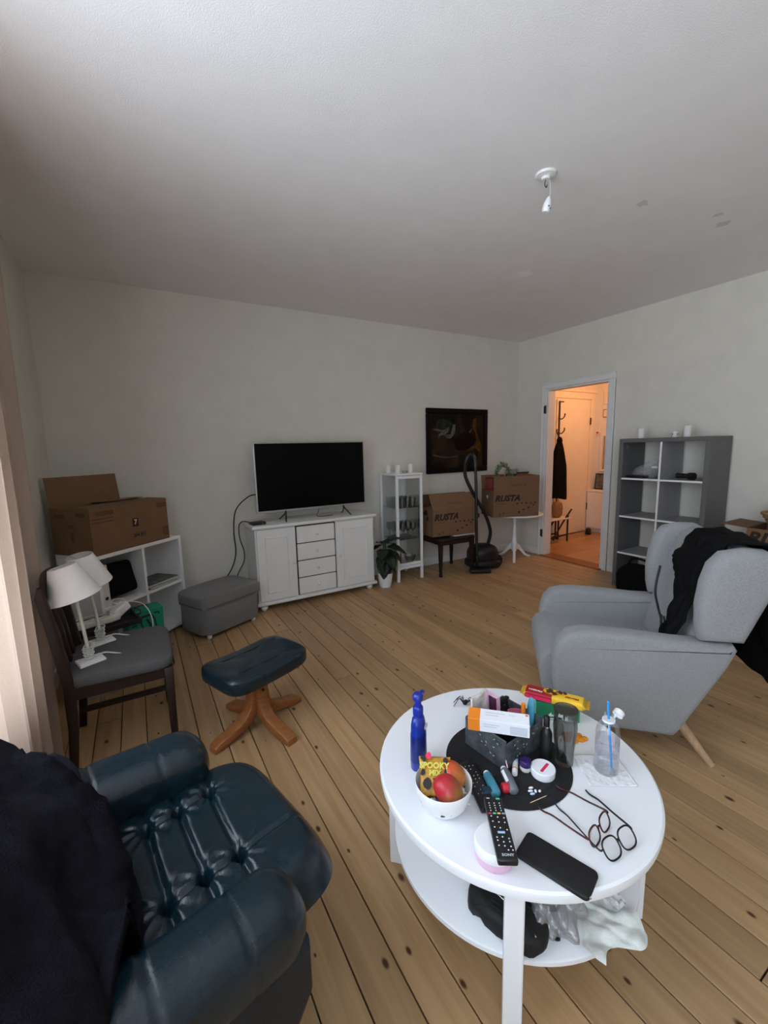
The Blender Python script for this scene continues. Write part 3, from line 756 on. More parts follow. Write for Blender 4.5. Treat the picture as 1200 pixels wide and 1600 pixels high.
def ware(name, prof, label, cat, grp, n=16, mat='ware_glass'):
    return tag(obj(name, lathe(nb(), prof, n, closed=False), mat, smooth=1.2), label, cat, grp)
tum = ware('tumbler', [(0, 0), (.027, 0), (.033, .10), (.031, .10), (.025, .008), (0, .008)], 'clear tumbler on the upper glass shelf of the display cabinet', 'glass', 'tumblers in the cabinet')
spots = [(gx0+.065+.067*i, gy0+.10+.085*j) for j in range(3) for i in range(4)]
for i, (a, c_) in enumerate(spots):
    q = tum if i == 0 else dup(tum, (0, 0, 0)); q.location = (a, c_, SH[1])
wg_ = ware('wine_glass', [(0, 0), (.032, 0), (.030, .004), (.004, .008), (.004, .07), (.024, .09), (.033, .125), (.028, .165), (.0265, .165), (.031, .125), (.022, .093), (0, .075)], 'clear stemmed wine glass on the lower glass shelf of the display cabinet', 'glass', 'wine glasses in the cabinet')
for i, (a, c_) in enumerate(spots):
    q = wg_ if i == 0 else dup(wg_, (0, 0, 0)); q.location = (a, c_, SH[0])
bw = ware('glass_bowl', [(0, 0), (.03, 0), (.05, .03), (.068, .085), (.065, .085), (.046, .034), (0, .01)], 'cut glass bowl standing at the bottom of the display cabinet', 'bowl', None)
bw.location = (gx1-.10, gy0+.12, .165)
jg = thing('figurine', 'dark round-bellied figurine at the bottom of the display cabinet', 'ornament', (gx0+.10, gy0+.17, .165))
obj('body', lathe(nb(), [(0, 0), (.035, 0), (.05, .05), (.045, .10), (.02, .14), (.03, .17), (.02, .20), (0, .205)], 18), 'shelf_grey', jg, 1)
obj('ear', ell(nb(), (.02, 0, .205), (.012, .006, .018)), 'shelf_grey', jg, 2); obj('ear', ell(nb(), (-.02, 0, .205), (.012, .006, .018)), 'shelf_grey', jg, 2)
def candle(loc, r, h, label, grp):
    c_ = thing('pillar_candle', label, 'candle', loc, 0, grp)
    obj('wax', lathe(nb(), [(0, 0), (r, 0), (r, h-.004), (r-.003, h), (r*.7, h), (r*.4, h-.006), (0, h-.007)], 24), 'candle', c_, .8)
    obj('wick', cyl(nb(), (0, 0, h-.008), (.001, 0, h+.008), .0012, n=6), 'cord_black', c_)
    return c_
candle((gx0+.055, gy0+.25, gz), .026, .085, 'white pillar candle at the back left of the display cabinet top', 'candles on the display cabinet')
candle((gx0+.075, gy0+.09, gz), .028, .09, 'white pillar candle at the front left of the display cabinet top', 'candles on the display cabinet')
candle((gx1-.075, gy0+.12, gz), .028, .095, 'white pillar candle at the right end of the display cabinet top', 'candles on the display cabinet')
tl = thing('tealight', 'low glass tealight between the candles on the display cabinet', 'candle', (gx0+.165, gy0+.09, gz))
obj('cup', lathe(nb(), [(0, 0), (.026, 0), (.032, .022), (.030, .022), (.024, .004), (0, .004)], 18, closed=False), 'ware_glass', tl, 1); obj('wax', lathe(nb(), [(0, .004), (.022, .004), (.025, .014), (0, .014)], 18), 'candle', tl, 1)
# ---- potted plant
pp = thing('potted_plant', 'dark green leafy plant in a white pot beside the sideboard', 'plant', (-2.345, -.40, 0))
obj('pot', lathe(nb(), [(0, 0), (.058, 0), (.063, .01), (.080, .135), (.082, .15), (.074, .15), (.070, .125), (0, .12)], 30), 'white_gloss', pp, .8)
obj('soil', lathe(nb(), [(0, .128), (.071, .124), (.0715, .118), (0, .116)], 24), 'soil', pp)
def leafmesh(L_, W_):
    def f(u, v):
        s_ = math.sin(PI*min(1, u*.97+.015))**.75
        y_ = (v-.5)*W_*s_
        return (u*L_, y_, -.35*L_*u*u+.25*abs(v-.5)*W_*s_+.004*math.sin(u*14)*s_)
    return sheet(nb(), f, 12, 6, .0012)
LV = []
for L_, W_ in ((.18, .105), (.16, .075), (.21, .125)):
    b = leafmesh(L_, W_); me = bpy.data.meshes.new('leaf'); 
    for f in b.faces: f.smooth = True
    b.to_mesh(me); b.free(); me.materials.append(MAT['leaf']); LV.append(me)
leaves = [(-128, 5, 2, .40), (-138, -18, 0, .36), (100, -10, 1, .44), (-120, -35, 2, .33), (-95, -25, 2, .38), (-60, -15, 2, .40), (-30, -5, 2, .42), (0, -20, 2, .38), (25, 0, 0, .45), (70, 10, 1, .46), (-75, 52, 1, .47), (-25, 32, 0, .46), (85, 15, 1, .44), (-125, -50, 0, .28), (-45, -48, 2, .33), (-10, -45, 0, .30), (-135, -40, 2, .34), (-100, -55, 0, .30), (55, -20, 0, .35)]
st = nb()
for i, (az, el, kind_, z) in enumerate(leaves):
    a = math.radians(az); r_ = .012+.02*random.random()
    o = obj('leaf', LV[kind_], None, pp, loc=(r_*math.cos(a), r_*math.sin(a), z), rot=(random.uniform(-.3, .3), -math.radians(el), a))
for i in range(4):
    a = i*1.7; tube(st, [(.015*math.cos(a), .015*math.sin(a), .12), (.02*math.cos(a), .02*math.sin(a), .28), (.012*math.cos(a+.6), .012*math.sin(a+.6), .47)], .005, 7)
obj('stems', st, 'stem', pp, 2)
# ---- framed painting
pt = thing('painting', 'dark square painting in a black frame on the back wall', 'painting', (-1.043, -.002, 1.502))
pw_, ph_, fr_ = .955, .77, .062
b = nb()
for (x0, x1, z0, z1) in ((-pw_/2, pw_/2, ph_/2-fr_, ph_/2), (-pw_/2, pw_/2, -ph_/2, -ph_/2+fr_), (-pw_/2, -pw_/2+fr_, -ph_/2+fr_, ph_/2-fr_), (pw_/2-fr_, pw_/2, -ph_/2+fr_, ph_/2-fr_)):
    f_ = obj('frame_side', bx(x0, x1, -.034, 0, z0, z1, .008, 2), 'painting_frame', pt)
obj('canvas', bx(-pw_/2+fr_-.004, pw_/2-fr_+.004, -.016, -.004, -ph_/2+fr_-.004, ph_/2-fr_+.004), 'painting', pt)
def blot(pts, m_, d_): 
    obj('brushwork', prism(nb(), [(a*pw_-pw_/2, ph_/2-c_*ph_) for a, c_ in pts], -.0165-d_, -.016, 'xz'), m_, pt)
blot([(.16, .20), (.22, .16), (.33, .17), (.42, .24), (.36, .32), (.24, .31), (.14, .29)], 'paint_green', .0003)
blot([(.08, .32), (.16, .31), (.25, .33), (.33, .30), (.36, .27), (.34, .36), (.29, .40), (.38, .40), (.40, .33), (.42, .25), (.46, .24), (.45, .38), (.42, .42), (.38, .46), (.31, .46), (.28, .41), (.22, .41), (.18, .46), (.19, .40), (.24, .36), (.14, .34)], 'paint_pale', .0006)
blot([(.76, .16), (.81, .14), (.80, .30), (.85, .45), (.90, .58), (.88, .70), (.80, .62), (.70, .66), (.62, .68), (.76, .58), (.82, .50), (.79, .36), (.74, .28)], 'paint_amber', .0006)
blot([(.50, .42), (.60, .36), (.72, .38), (.79, .46), (.78, .56), (.70, .62), (.58, .66), (.46, .64), (.44, .52)], 'paint_maroon', .0003)
blot([(.10, .70), (.22, .735), (.34, .75), (.50, .735), (.50, .745), (.34, .765), (.20, .75), (.10, .715)], 'paint_pale', .0003)
blot([(.70, .34), (.74, .30), (.72, .36), (.69, .38)], 'paint_pale', .0008)
# ============================================================ BACK WALL RIGHT GROUP
def flat_mark(pts, mx):
    b_ = nb(); vs_ = [b_.verts.new(mx @ V((x_, y_, 0))) for x_, y_ in pts]; b_.faces.new(vs_); return b_
def put(bm, pts, mx):
    bm.faces.new([bm.verts.new(mx @ V((x_, y_, 0))) for x_, y_ in pts])
def blobpts(cx, cy, r, k=7, seed=0):
    rd = random.Random(seed); return [(cx+r*math.cos(2*PI*i/k)*rd.uniform(.45, 1.15), cy+r*math.sin(2*PI*i/k)*rd.uniform(.45, 1.15)) for i in range(k)]
def wallbox(t_, W, D, Hh, th=.005):
    """open cardboard body, origin bottom centre, front -y"""
    b = nb(); bx(-W/2, W/2, -D/2, D/2, 0, th, bm=b)
    bx(-W/2, W/2, -D/2, -D/2+th, 0, Hh, bm=b); bx(-W/2, W/2, D/2-th, D/2, 0, Hh, bm=b)
    bx(-W/2, -W/2+th, -D/2+th, D/2-th, 0, Hh, bm=b); bx(W/2-th, W/2, -D/2+th, D/2-th, 0, Hh, bm=b)
    return obj('body', b, 'cardboard', t_)
def flap(t_, L_, Wd, mx, th=.004):
    """panel of length L_ (x) and height Wd (z from the hinge at origin)"""
    b = nb(); box(b, (0, 0, Wd/2), (L_, th, Wd)); bmesh.ops.transform(b, matrix=mx, verts=b.verts)
    return obj('flap', b, 'cardboard', t_)
FRONT = lambda D, off=.0008: TR(0, -D/2-off, 0) @ RX(PI/2)
def removal_print(body, fl_, W, D, Hh, flmx, flap_h, big=1):
    f = FRONT(D)
    obj('lettering', text('RUSTA', .098*big, f @ TR(-W*.20, Hh*.70, 0), .28, .0045, 1.05), 'ink', body)
    b = nb()
    for i in range(5): put(b, blobpts(W*(.02+.10*i), Hh*.50, .015, 7, i), f)
    for i in range(4): put(b, blobpts(W*(.06+.105*i), Hh*(.16+.085*i), .015, 7, i+20), f)
    obj('printed_marks', b, 'ink', body, kind='stuff')
    b = nb(); bx_ = lambda x0, x1, y0, y1: put(b, [(x0, y0), (x1, y0), (x1, y1), (x0, y1)], f)
    bx_(-W*.44, -W*.22, Hh*.50, Hh*.525); put(b, blobpts(-W*.36, Hh*.10, .022, 6, 40), f); put(b, blobpts(-W*.28, Hh*.15, .016, 6, 41), f)
    obj('printed_marks', b, 'ink_soft', body, kind='stuff')
    obj('lettering', text('THIS SIDE UP', .034, flmx @ TR(.02, -.0042, flap_h*.34) @ RX(PI/2), .1, .001), 'ink_soft', fl_)
# stool
st_ = thing('wooden_stool', 'dark brown wooden stool carrying a moving box beside the vacuum cleaner', 'stool', (-1.455, -.300, 0), math.radians(-4))
obj('seat', box(nb(), (0, 0, .417), (.48, .45, .026), .008, 2), 'dark_wood', st_, .8)
ap = nb()
for s in (1, -1): bx(-.22, .22, s*.195-.009, s*.195+.009, .355, .405, bm=ap); bx(s*.205-.009, s*.205+.009, -.19, .19, .355, .405, bm=ap)
obj('apron', ap, 'dark_wood', st_)
for sx_ in (1, -1):
    for sy_ in (1, -1):
        b = lathe(nb(), [(.017, .0), (.022, .02), (.016, .045), (.019, .07), (.030, .36), (.030, .405)], 4, TR(sx_*.212, sy_*.20, 0), PI/4); obj('leg', b, 'dark_wood', st_)
mg = thing('magazine_stack', 'thin stack of magazines under the moving box on the dark stool', 'magazine', (-1.36, -.38, .43), math.radians(-8))
for i, m_ in enumerate(('magazine', 'plum', 'paper')): obj('magazine', box(nb(), (.01*i, -.01*i, .003+.005*i), (.30, .22, .005), .001, 1, RZ(.06*i)), m_, mg)
# moving box on the stool
B1 = (.575, .335, .305)
b1 = thing('moving_box', 'brown cardboard moving box lettered RUSTA on the dark stool, flaps leaning inwards', 'box', (-1.437, -.292, .446), math.radians(-6))
bd = wallbox(b1, *B1); 
fm = TR(0, -B1[1]/2+.002, B1[2]) @ RX(-.50); f1 = flap(b1, B1[0], .185, fm)
fm2 = TR(0, B1[1]/2-.002, B1[2]) @ RX(.62); flap(b1, B1[0], .185, fm2)
fl1 = TR(-B1[0]/2+.002, 0, B1[2]) @ RZ(-PI/2) @ RX(-1.52); flap(b1, B1[1]-.02, .16, fl1)
flap(b1, B1[1]-.02, .16, TR(B1[0]/2-.002, 0, B1[2]) @ RZ(-PI/2) @ RX(1.52))
removal_print(bd, f1, *B1, fm, .185)
b = nb(); lm = TR(-B1[0]/2-.0008, 0, 0) @ RZ(-PI/2) @ RX(PI/2)
put(b, blobpts(.02, .26, .05, 9, 3), lm); put(b, blobpts(-.05, .25, .03, 8, 4), lm); put(b, blobpts(.05, .19, .03, 8, 5), lm); obj('printed_marks', b, 'ink', bd, kind='stuff')
# pedestal table
rt_ = thing('pedestal_table', 'small round white pedestal table in the corner by the doorway', 'table', (-.412, -.372, 0))
obj('tabletop', lathe(nb(), [(0, .566), (.30, .566), (.335, .574), (.34, .582), (.335, .589), (0, .59)], 56), 'white', rt_, .6)
obj('pedestal', lathe(nb(), [(0, .10), (.030, .10), (.036, .13), (.038, .19), (.030, .24), (.022, .30), (.018, .42), (.020, .52), (.045, .56), (.06, .566), (0, .566)], 22), 'white', rt_, 1)
for a in (223, 105, -12):
    obj('leg', prism(nb(), [(.02, .20), (.05, .19), (.10, .13), (.16, .06), (.21, .025), (.235, .02), (.235, 0), (.20, 0), (.15, .025), (.10, .075), (.05, .12), (.02, .125)], -.016, .016, 'xz', .005, 2, RZ(math.radians(a))), 'white', rt_, .9)
b2 = thing('moving_box', 'open brown moving box lettered RUSTA on the white pedestal table', 'box', (-.574, -.432, .591), math.radians(-20))
B2 = (.580, .345, .315)
bd2 = wallbox(b2, *B2)
fm = TR(0, -B2[1]/2+.002, B2[2]); f2 = flap(b2, B2[0], .17, fm); removal_print(bd2, f2, *B2, fm, .17)
flap(b2, B2[0], .17, TR(0, B2[1]/2-.002, B2[2]) @ RX(-.15)); flap(b2, B2[1]-.02, .17, TR(B2[0]/2-.002, 0, B2[2]) @ RZ(PI/2) @ RX(-.1))
lm = TR(-B2[0]/2-.0008, 0, 0) @ RZ(-PI/2) @ RX(PI/2)
b = nb(); put(b, [(-.03, .235), (0, .205), (.03, .235), (.022, .25), (-.022, .25)], lm); obj('hand_hole', b, 'paper', bd2)
def inbox(name, label, cat, x_, y_, z_, rz=0, rx=0):
    m_ = b2.matrix_basis if False else (TR(*b2.location) @ RZ(b2.rotation_euler.z)); p_ = m_ @ V((x_, y_, z_))
    return thing(name, label, cat, p_, rot=(rx, 0, b2.rotation_euler.z+rz))
q = inbox('book', 'black book with red spine standing in the box on the pedestal table', 'book', -.235, .02, .005, 0, 0)
obj('cover', box(nb(), (0, 0, .225), (.045, .20, .45), .003, 1), 'cord_black', q); obj('spine', box(nb(), (-.0235, 0, .225), (.004, .20, .44)), 'wrap_red', q)
q = inbox('white_carton', 'small white carton beside the black book in the box on the pedestal table', 'carton', -.165, -.05, .005)
obj('carton', box(nb(), (0, 0, .185), (.06, .06, .37), .002, 1), 'paper', q); obj('lid', box(nb(), (0, 0, .372), (.062, .062, .006)), 'paper', q)
q = inbox('wreath', 'green artificial wreath sticking out of the box on the pedestal table', 'wreath', -.07, .03, .50, .2, PI/2-.35)
b = nb(); ring(b, [(.10*math.cos(i*PI/12), .10*math.sin(i*PI/12), 0) for i in range(24)], .012); obj('hoop', b, 'stem', q, 2)
b = nb()
for i in range(46):
    a = i*PI/23; r_ = .10+random.uniform(-.02, .025); m_ = TR(r_*math.cos(a), r_*math.sin(a), random.uniform(-.015, .02)) @ RZ(a+random.uniform(-1, 1)) @ RX(random.uniform(-1, 1)); ell(b, (0, 0, 0), (.034, .014, .003), 1, 1, 8, 4, None); bmesh.ops.transform(b, matrix=m_, verts=b.verts[-(8*3+2):])
w_ = obj('foliage', b, 'pale_green', q, 2); w_['kind'] = 'stuff'
q = inbox('picture_frame', 'clear acrylic frame standing up in the box on the pedestal table', 'frame', .075, .05, .02, .05, -.12)
obj('pane', box(nb(), (0, 0, .265), (.19, .006, .53)), 'ware_glass', q); b = nb(); box(b, (0, 0, .535), (.19, .009, .008)); box(b, (-.095, 0, .27), (.008, .009, .53)); box(b, (.095, 0, .27), (.008, .009, .53)); obj('rim', b, 'speck', q)
q = inbox('wooden_tray', 'dark wooden tray edge showing above the box on the pedestal table', 'tray', .20, .04, .02, .08, -.06)
obj('base', box(nb(), (0, 0, .24), (.15, .012, .48), .003, 1), 'teak', q); obj('rim', box(nb(), (0, -.01, .485), (.16, .03, .02), .004, 1), 'dark_wood', q)
# vacuum cleaner
vc = thing('vacuum_cleaner', 'black canister vacuum cleaner with its wand propped up between the moving boxes', 'vacuum cleaner', (0, 0, 0))
vx, vy = -1.00, -.42
obj('body', ell(nb(), (vx, vy, .145), (.185, .155, .135), .75, .8, 30, 18, RZ(-.3)), 'black_plastic', vc, 2)
obj('bumper', ell(nb(), (vx-.02, vy-.02, .065), (.205, .17, .05), .5, .7, 30, 12, RZ(-.3)), 'cord_black', vc, 2)
for s in (1, -1):
    c0 = V((vx+.10, vy+s*.135, .08)); b = lathe(nb(), [(0, -.02), (.07, -.02), (.08, -.012), (.08, .012), (.07, .02), (0, .02)], 24, TR(*c0) @ RX(PI/2)); obj('wheel', b, 'black_matte', vc, .8)
obj('wand', tube(nb(), [(-1.235, -.58, .06), (-1.24, -.575, .5), (-1.245, -.565, 1.05), (-1.25, -.555, 1.20)], .0165, 10, 4), 'black_plastic', vc, 2)
obj('handle', tube(nb(), [(-1.25, -.556, 1.19), (-1.252, -.55, 1.28), (-1.275, -.535, 1.335), (-1.315, -.515, 1.325), (-1.345, -.50, 1.25)], .021, 10, 6), 'black_plastic', vc, 2)
obj('hose', tube(nb(), [(-1.345, -.50, 1.26), (-1.345, -.50, 1.12), (-1.30, -.53, .98), (-1.20, -.535, .83), (-1.085, -.52, .69), (-.975, -.48, .55), (-.905, -.45, .40), (-.93, -.43, .25)], .020, 10, 8), 'black_matte', vc, 2)
obj('floor_nozzle', box(nb(), (-1.215, -.612, .026), (.24, .085, .045), .014, 3, RZ(-.5)), 'black_plastic', vc, .9)
obj('clip', box(nb(), (-1.215, -.57, .66), (.03, .03, .05), .006, 1), 'black_plastic', vc)
# ============================================================ RIGHT WALL
SX0, SX1, SY0, SY1, SZ = -.415, -.028, -2.438, -1.672, 1.467
bs = thing('bookcase', 'grey open bookcase with white shelves, two by four, against the right wall', 'bookcase', (0, 0, 0))
tk = .038
for y0, y1 in ((SY0, SY0+tk), (SY1-tk, SY1)): obj('side_panel', bx(SX0, SX1, y0, y1, 0, SZ-tk, .002, 1), 'shelf_grey', bs)
obj('top_panel', bx(SX0, SX1, SY0, SY1, SZ-tk, SZ, .002, 1), 'shelf_grey', bs)
obj('bottom_panel', bx(SX0, SX1, SY0+tk, SY1-tk, 0, tk, .002, 1), 'shelf_grey', bs)
ym = (SY0+SY1)/2
d_ = obj('divider', bx(SX0+.003, SX1, ym-.008, ym+.008, tk, SZ-tk), 'shelf_grey_light', bs); obj('edge_band', bx(SX0, SX0+.003, ym-.008, ym+.008, tk, SZ-tk), 'white', d_)
for z in (1.085, .715, .350):
    for y0, y1 in ((SY0+tk, ym-.008), (ym+.008, SY1-tk)):
        d_ = obj('shelf', bx(SX0+.003, SX1, y0, y1, z-.008, z+.008), 'shelf_grey_light', bs); obj('edge_band', bx(SX0, SX0+.003, y0, y1, z-.008, z+.008), 'white', d_)
candle((-.24, -1.775, SZ), .028, .095, 'white pillar candle on the doorway end of the grey bookcase', 'candles on the grey bookcase')
candle((-.24, -2.178, SZ), .030, .10, 'white pillar candle at the right of the grey bookcase top', 'candles on the grey bookcase')
q = thing('candle_holder', 'small patterned tealight holder on top of the grey bookcase', 'candle holder', (-.26, -2.088, SZ))
obj('cup', lathe(nb(), [(0, 0), (.024, 0), (.030, .02), (.028, .052), (.025, .052), (.024, .01), (0, .01)], 16), 'candle', q, .9); b = nb()
for i in range(5): ell(b, (.029*math.cos(i*1.26+.4), .029*math.sin(i*1.26+.4), .028), (.004, .004, .009), 1, 1, 8, 6)
obj('motif', b, 'plum', q, 2)
q = thing('clear_bag', 'crumpled clear plastic bag in the top left bookcase compartment', 'bag', (-.25, -1.86, 1.0935))
def cbag(u, v):
    a = 2*PI*u; r_ = .5+.5*math.sin(PI*v*.9+.2); h_ = .16*v
    return (.07*r_*math.cos(a)*(1+.25*h3(a*2, v*6)), .13*r_*math.sin(a)*(1+.25*h3(a*2+3, v*5))-.05*v+.02, h_*(.6+.5*(.5+.5*math.cos(a-4.2)))+.002)
obj('film', sheet(nb(), cbag, 30, 14), 'bag_plastic', q, 2); obj('knot', ell(nb(), (.0, .03, .016), (.035, .05, .014), .8, .8), 'bag_plastic', q, 2)
q = thing('black_cable_bundle', 'black cable bundle lying in the top left bookcase compartment', 'cable', (-.32, -1.80, 1.0935))
b = nb()
for i in range(3): tube(b, [(.03*math.cos(k_*.8+i)*(1+.1*i)-.02, .085*math.sin(k_*.8+i)+.0, .006+.005*i) for k_ in range(9)], .005, 6)
obj('loops', b, 'cord_black', q, 2); obj('plug', box(nb(), (.0, -.07, .012), (.04, .06, .022), .006, 2), 'black_plastic', q)
q = thing('flashlight', 'black flashlight lying in the top right bookcase compartment', 'flashlight', (-.30, -2.215, 1.0935), math.radians(75))
m_ = TR(0, 0, .032) @ RY(PI/2)
obj('head', lathe(nb(), [(0, -.085), (.030, -.085), (.032, -.08), (.032, -.04), (.022, -.02), (.022, .0)], 20, m_), 'black_plastic', q, .8); obj('grip', lathe(nb(), [(.022, 0), (.021, .05), (.024, .055), (.024, .075), (0, .077)], 20, m_), 'black_matte', q, .8); obj('lens', lathe(nb(), [(0, -.0855), (.026, -.0855), (.026, -.084), (0, -.084)], 20, m_), 'steel_dark', q)
q = thing('black_bag', 'black soft bag on the floor in front of the bookcase behind the armchair', 'bag', (-.60, -2.02, 0), .3)
obj('body', ell(nb(), (0, 0, .16), (.12, .17, .16), .7, .8, 26, 16, None, lambda a, b_, c_: (a+.01*h3(b_*20, c_*20), b_+.01*h3(a*20, c_*18), c_)), 'black_cloth', q, 2); b = nb(); tube(b, [(0, -.08, .30), (0, -.06, .36), (0, .04, .37), (0, .08, .30)], .010, 8); obj('strap', b, 'black_cloth', q, 2)
# boxes at the right edge
RB = (.575, .36, .32)
rbA = math.radians(-90)
q = thing('moving_box', 'lower closed moving box on the floor behind the armchair by the right wall', 'box', (-.335, -3.05, 0), rbA)
wallbox(q, .575, .36, .44); flap(q, .575, .18, TR(0, -.178, .44) @ RX(-PI/2)); flap(q, .575, .18, TR(0, .178, .44) @ RX(PI/2)); b = nb(); bx(-.28, .28, -.025, .025, .4425, .4435, bm=b); obj('tape', b, 'tape', q)
q = thing('moving_box', 'moving box lettered RUSTA at the right edge with flaps folded outwards', 'box', (-.335, -3.05, .446), rbA)
bd3 = wallbox(q, *RB); fm = TR(0, -RB[1]/2+.002, RB[2]) @ RX(1.9); flap(q, RB[0], .17, TR(0, RB[1]/2, RB[2]) @ RX(-.25)); flap(q, RB[1]-.01, .17, TR(-RB[0]/2, 0, RB[2]) @ RZ(PI/2) @ RX(-1.50)); flap(q, RB[1]-.01, .17, TR(RB[0]/2, 0, RB[2]) @ RZ(PI/2) @ RX(1.4))
f = FRONT(RB[1]); obj('lettering', text('RUSTA', .125, f @ TR(-.085, .245, 0), .28, .005, 1.05), 'ink', bd3); b = nb(); put(b, [(-.25, .15), (-.02, .15), (-.02, .162), (-.25, .162)], f); obj('printed_marks', b, 'ink_soft', bd3, kind='stuff')
q = thing('wicker_basket', 'brown wicker basket heaped in the box at the right edge', 'basket', (-.30, -3.02, .70))
b = nb()
for i in range(7): ring(b, [((.09+.012*i)*math.cos(k_*PI/14), (.14+.016*i)*math.sin(k_*PI/14), .01+.026*i) for k_ in range(28)], .014, 6)
obj('weave', b, 'rattan', q, 2); obj('base', ell(nb(), (0, 0, .012), (.10, .15, .012)), 'rattan', q, 2); obj('cover', ell(nb(), (0, 0, .165), (.14, .21, .06), 1, 1, 24, 10), 'cardboard_in', q, 2)
# ceiling socket
cs = thing('ceiling_socket', 'white ceiling rose with a bare dangling lamp plug', 'ceiling socket', (-2.60, -2.528, H))
obj('rose', lathe(nb(), [(0, -.026), (.018, -.026), (.022, -.016), (.034, -.012), (.047, -.010), (.050, -.004), (.050, 0), (0, 0)], 28), 'white', cs, .8)
obj('hook', tube(nb(), [(0, 0, -.02), (.0, .005, -.045), (.012, .005, -.055), (.016, .004, -.042)], .0022, 6), 'steel_dark', cs, 2)
obj('cord', tube(nb(), [(.028, .0, -.012), (.020, -.012, -.06), (.0, -.03, -.10), (-.020, -.040, -.135)], .0028, 6), 'cord_white', cs, 2)
pg = obj('plug', lathe(nb(), [(0, 0), (.006, 0), (.012, -.012), (.018, -.03), (.019, -.06), (.015, -.068), (0, -.068)], 16), 'cap_white', cs, 1, loc=(-.022, -.041, -.128), rot=(.18, .12, 0))
b = nb(); cyl(b, (.006, -.0155, -.052), (.006, -.0205, -.052), .003, n=8); cyl(b, (-.006, -.0155, -.046), (-.006, -.0205, -.046), .003, n=8); obj('contact_hole', b, 'cord_black', pg)
cl_ = bpy.data.objects['ceiling']
for (x_, y_, r_, m_, s_) in ((-1.713, -1.612, .075, 'patch_pale', 1), (-1.889, -2.612, .04, 'patch_dark', 2), (-1.20, -2.72, .045, 'patch_dark', 3), (-1.36, -2.76, .03, 'patch_dark', 4)):
    obj('ceiling_patch', prism(nb(), blobpts(x_, y_, r_, 12, s_), H-.0006, H+.001, 'xy'), m_, cl_)  # a paler blotch and some darker ones on the ceiling
# ============================================================ LEFT CORNER
csA = math.radians(42)
cu = thing('corner_shelf', 'white open shelf unit set diagonally in the left corner under a cardboard box', 'shelf', (-4.780, -.808, 0), csA)
SW, SD, SHh, tk = .74, .37, .77, .026
obj('top_panel', bx(0, SW, 0, SD, SHh-tk, SHh, .002, 1), 'white', cu); obj('bottom_panel', bx(tk, SW-tk, 0, SD, .03, .03+tk, .002, 1), 'white', cu)
for x0 in (0, SW-tk): obj('side_panel', bx(x0, x0+tk, 0, SD, 0, SHh-tk, .002, 1), 'white', cu)
obj('divider', bx(SW/2-.009, SW/2+.009, .002, SD, .03+tk, SHh-tk), 'white', cu)
for x0, x1 in ((tk, SW/2-.009), (SW/2+.009, SW-tk)): obj('shelf', bx(x0, x1, .002, SD, .385, .403), 'white', cu)
obj('back_panel', bx(tk, SW-tk, SD-.008, SD-.002, .05, SHh-tk), 'white', cu)
cm = TR(*cu.location) @ RZ(csA)
def incorner(name, label, cat, x_, y_, z_, rz=0, rot=None): return thing(name, label, cat, cm @ V((x_, y_, z_)), rot=(rot[0], rot[1], csA+rz) if rot else (0, 0, csA+rz))
# big carton on top
CB = (.635, .36, .315)
q = incorner('cardboard_box', 'large cardboard box marked 7 on the corner shelf with one flap standing up', 'box', -.005+CB[0]/2, CB[1]/2+.002, SHh+.001)
bd = wallbox(q, *CB)
flap(q, CB[0]*.84, .205, TR(-CB[0]*.075, CB[1]/2-.003, CB[2]) @ RX(-.12))
flap(q, CB[0], .178, TR(0, -CB[1]/2+.002, CB[2]+.001) @ RX(-PI/2+.02)); flap(q, CB[0]*.5, .15, TR(CB[0]*.22, CB[1]/2-.003, CB[2]+.004) @ RX(PI/2-.05))
f = FRONT(CB[1]); b = nb(); rc_ = lambda x0, x1, y0, y1: put(b, [(x0, y0), (x1, y0), (x1, y1), (x0, y1)], f)
rc_(-.005, .045, .145, .205); obj('printed_square', b, 'ink', bd); obj('lettering', text('7', .05, FRONT(CB[1], .0016) @ TR(.02, .176, 0), 0, .001), 'paper', bd)
b = nb()
for a in ((-.035, .135, .060, .0625), (-.035, .135, .0975, .10), (-.035, -.032, .06, .10), (.132, .135, .06, .10)): rc_(*a)
rc_(-.28, -.145, .262, .292); rc_(-.31, -.15, .238, .246); rc_(-.31, -.15, .216, .224); rc_(.22, .315, .255, .29); rc_(.255, .315, .03, .10); obj('printed_marks', b, 'ink_soft', bd, kind='stuff')
obj('lettering', text('204 811', .034, f @ TR(.05, .08, 0), 0, .0012), 'ink', bd)
lm = TR(-CB[0]/2-.0008, 0, 0) @ RZ(-PI/2) @ RX(PI/2); b = nb()
for a in ((-.14, .25, .09, .028), (.06, .26, .08, .03), (-.02, .18, .05, .03), (-.01, .09, .03, .07)): put(b, [(a[0], a[1]), (a[0]+a[2], a[1]), (a[0]+a[2], a[1]+a[3]), (a[0], a[1]+a[3])], lm)
obj('printed_marks', b, 'ink_soft', bd, kind='stuff')
q = incorner('black_cushion', 'black cushion stuffed in the upper left corner shelf compartment', 'cushion', .222, .12, .545, 0, (-.25, 0))
obj('cover', ell(nb(), (0, 0, .0), (.118, .055, .116), .4, .28, 30, 16, None, lambda a, b_, c_: (a*(1+.14*(abs(c_)/.116)**3), b_, c_*(1+.12*(abs(a)/.118)**3))), 'black_cloth', q, 2); b = nb(); ring(b, [(.12*math.copysign(abs(math.cos(i*PI/16))**.5, math.cos(i*PI/16)), 0, .118*math.copysign(abs(math.sin(i*PI/16))**.5, math.sin(i*PI/16))) for i in range(32)], .004); obj('piping', b, 'black_cloth', q, 2)
q = incorner('white_binder', 'white binder standing beside the black cushion in the corner shelf', 'binder', .06, .14, .4035)
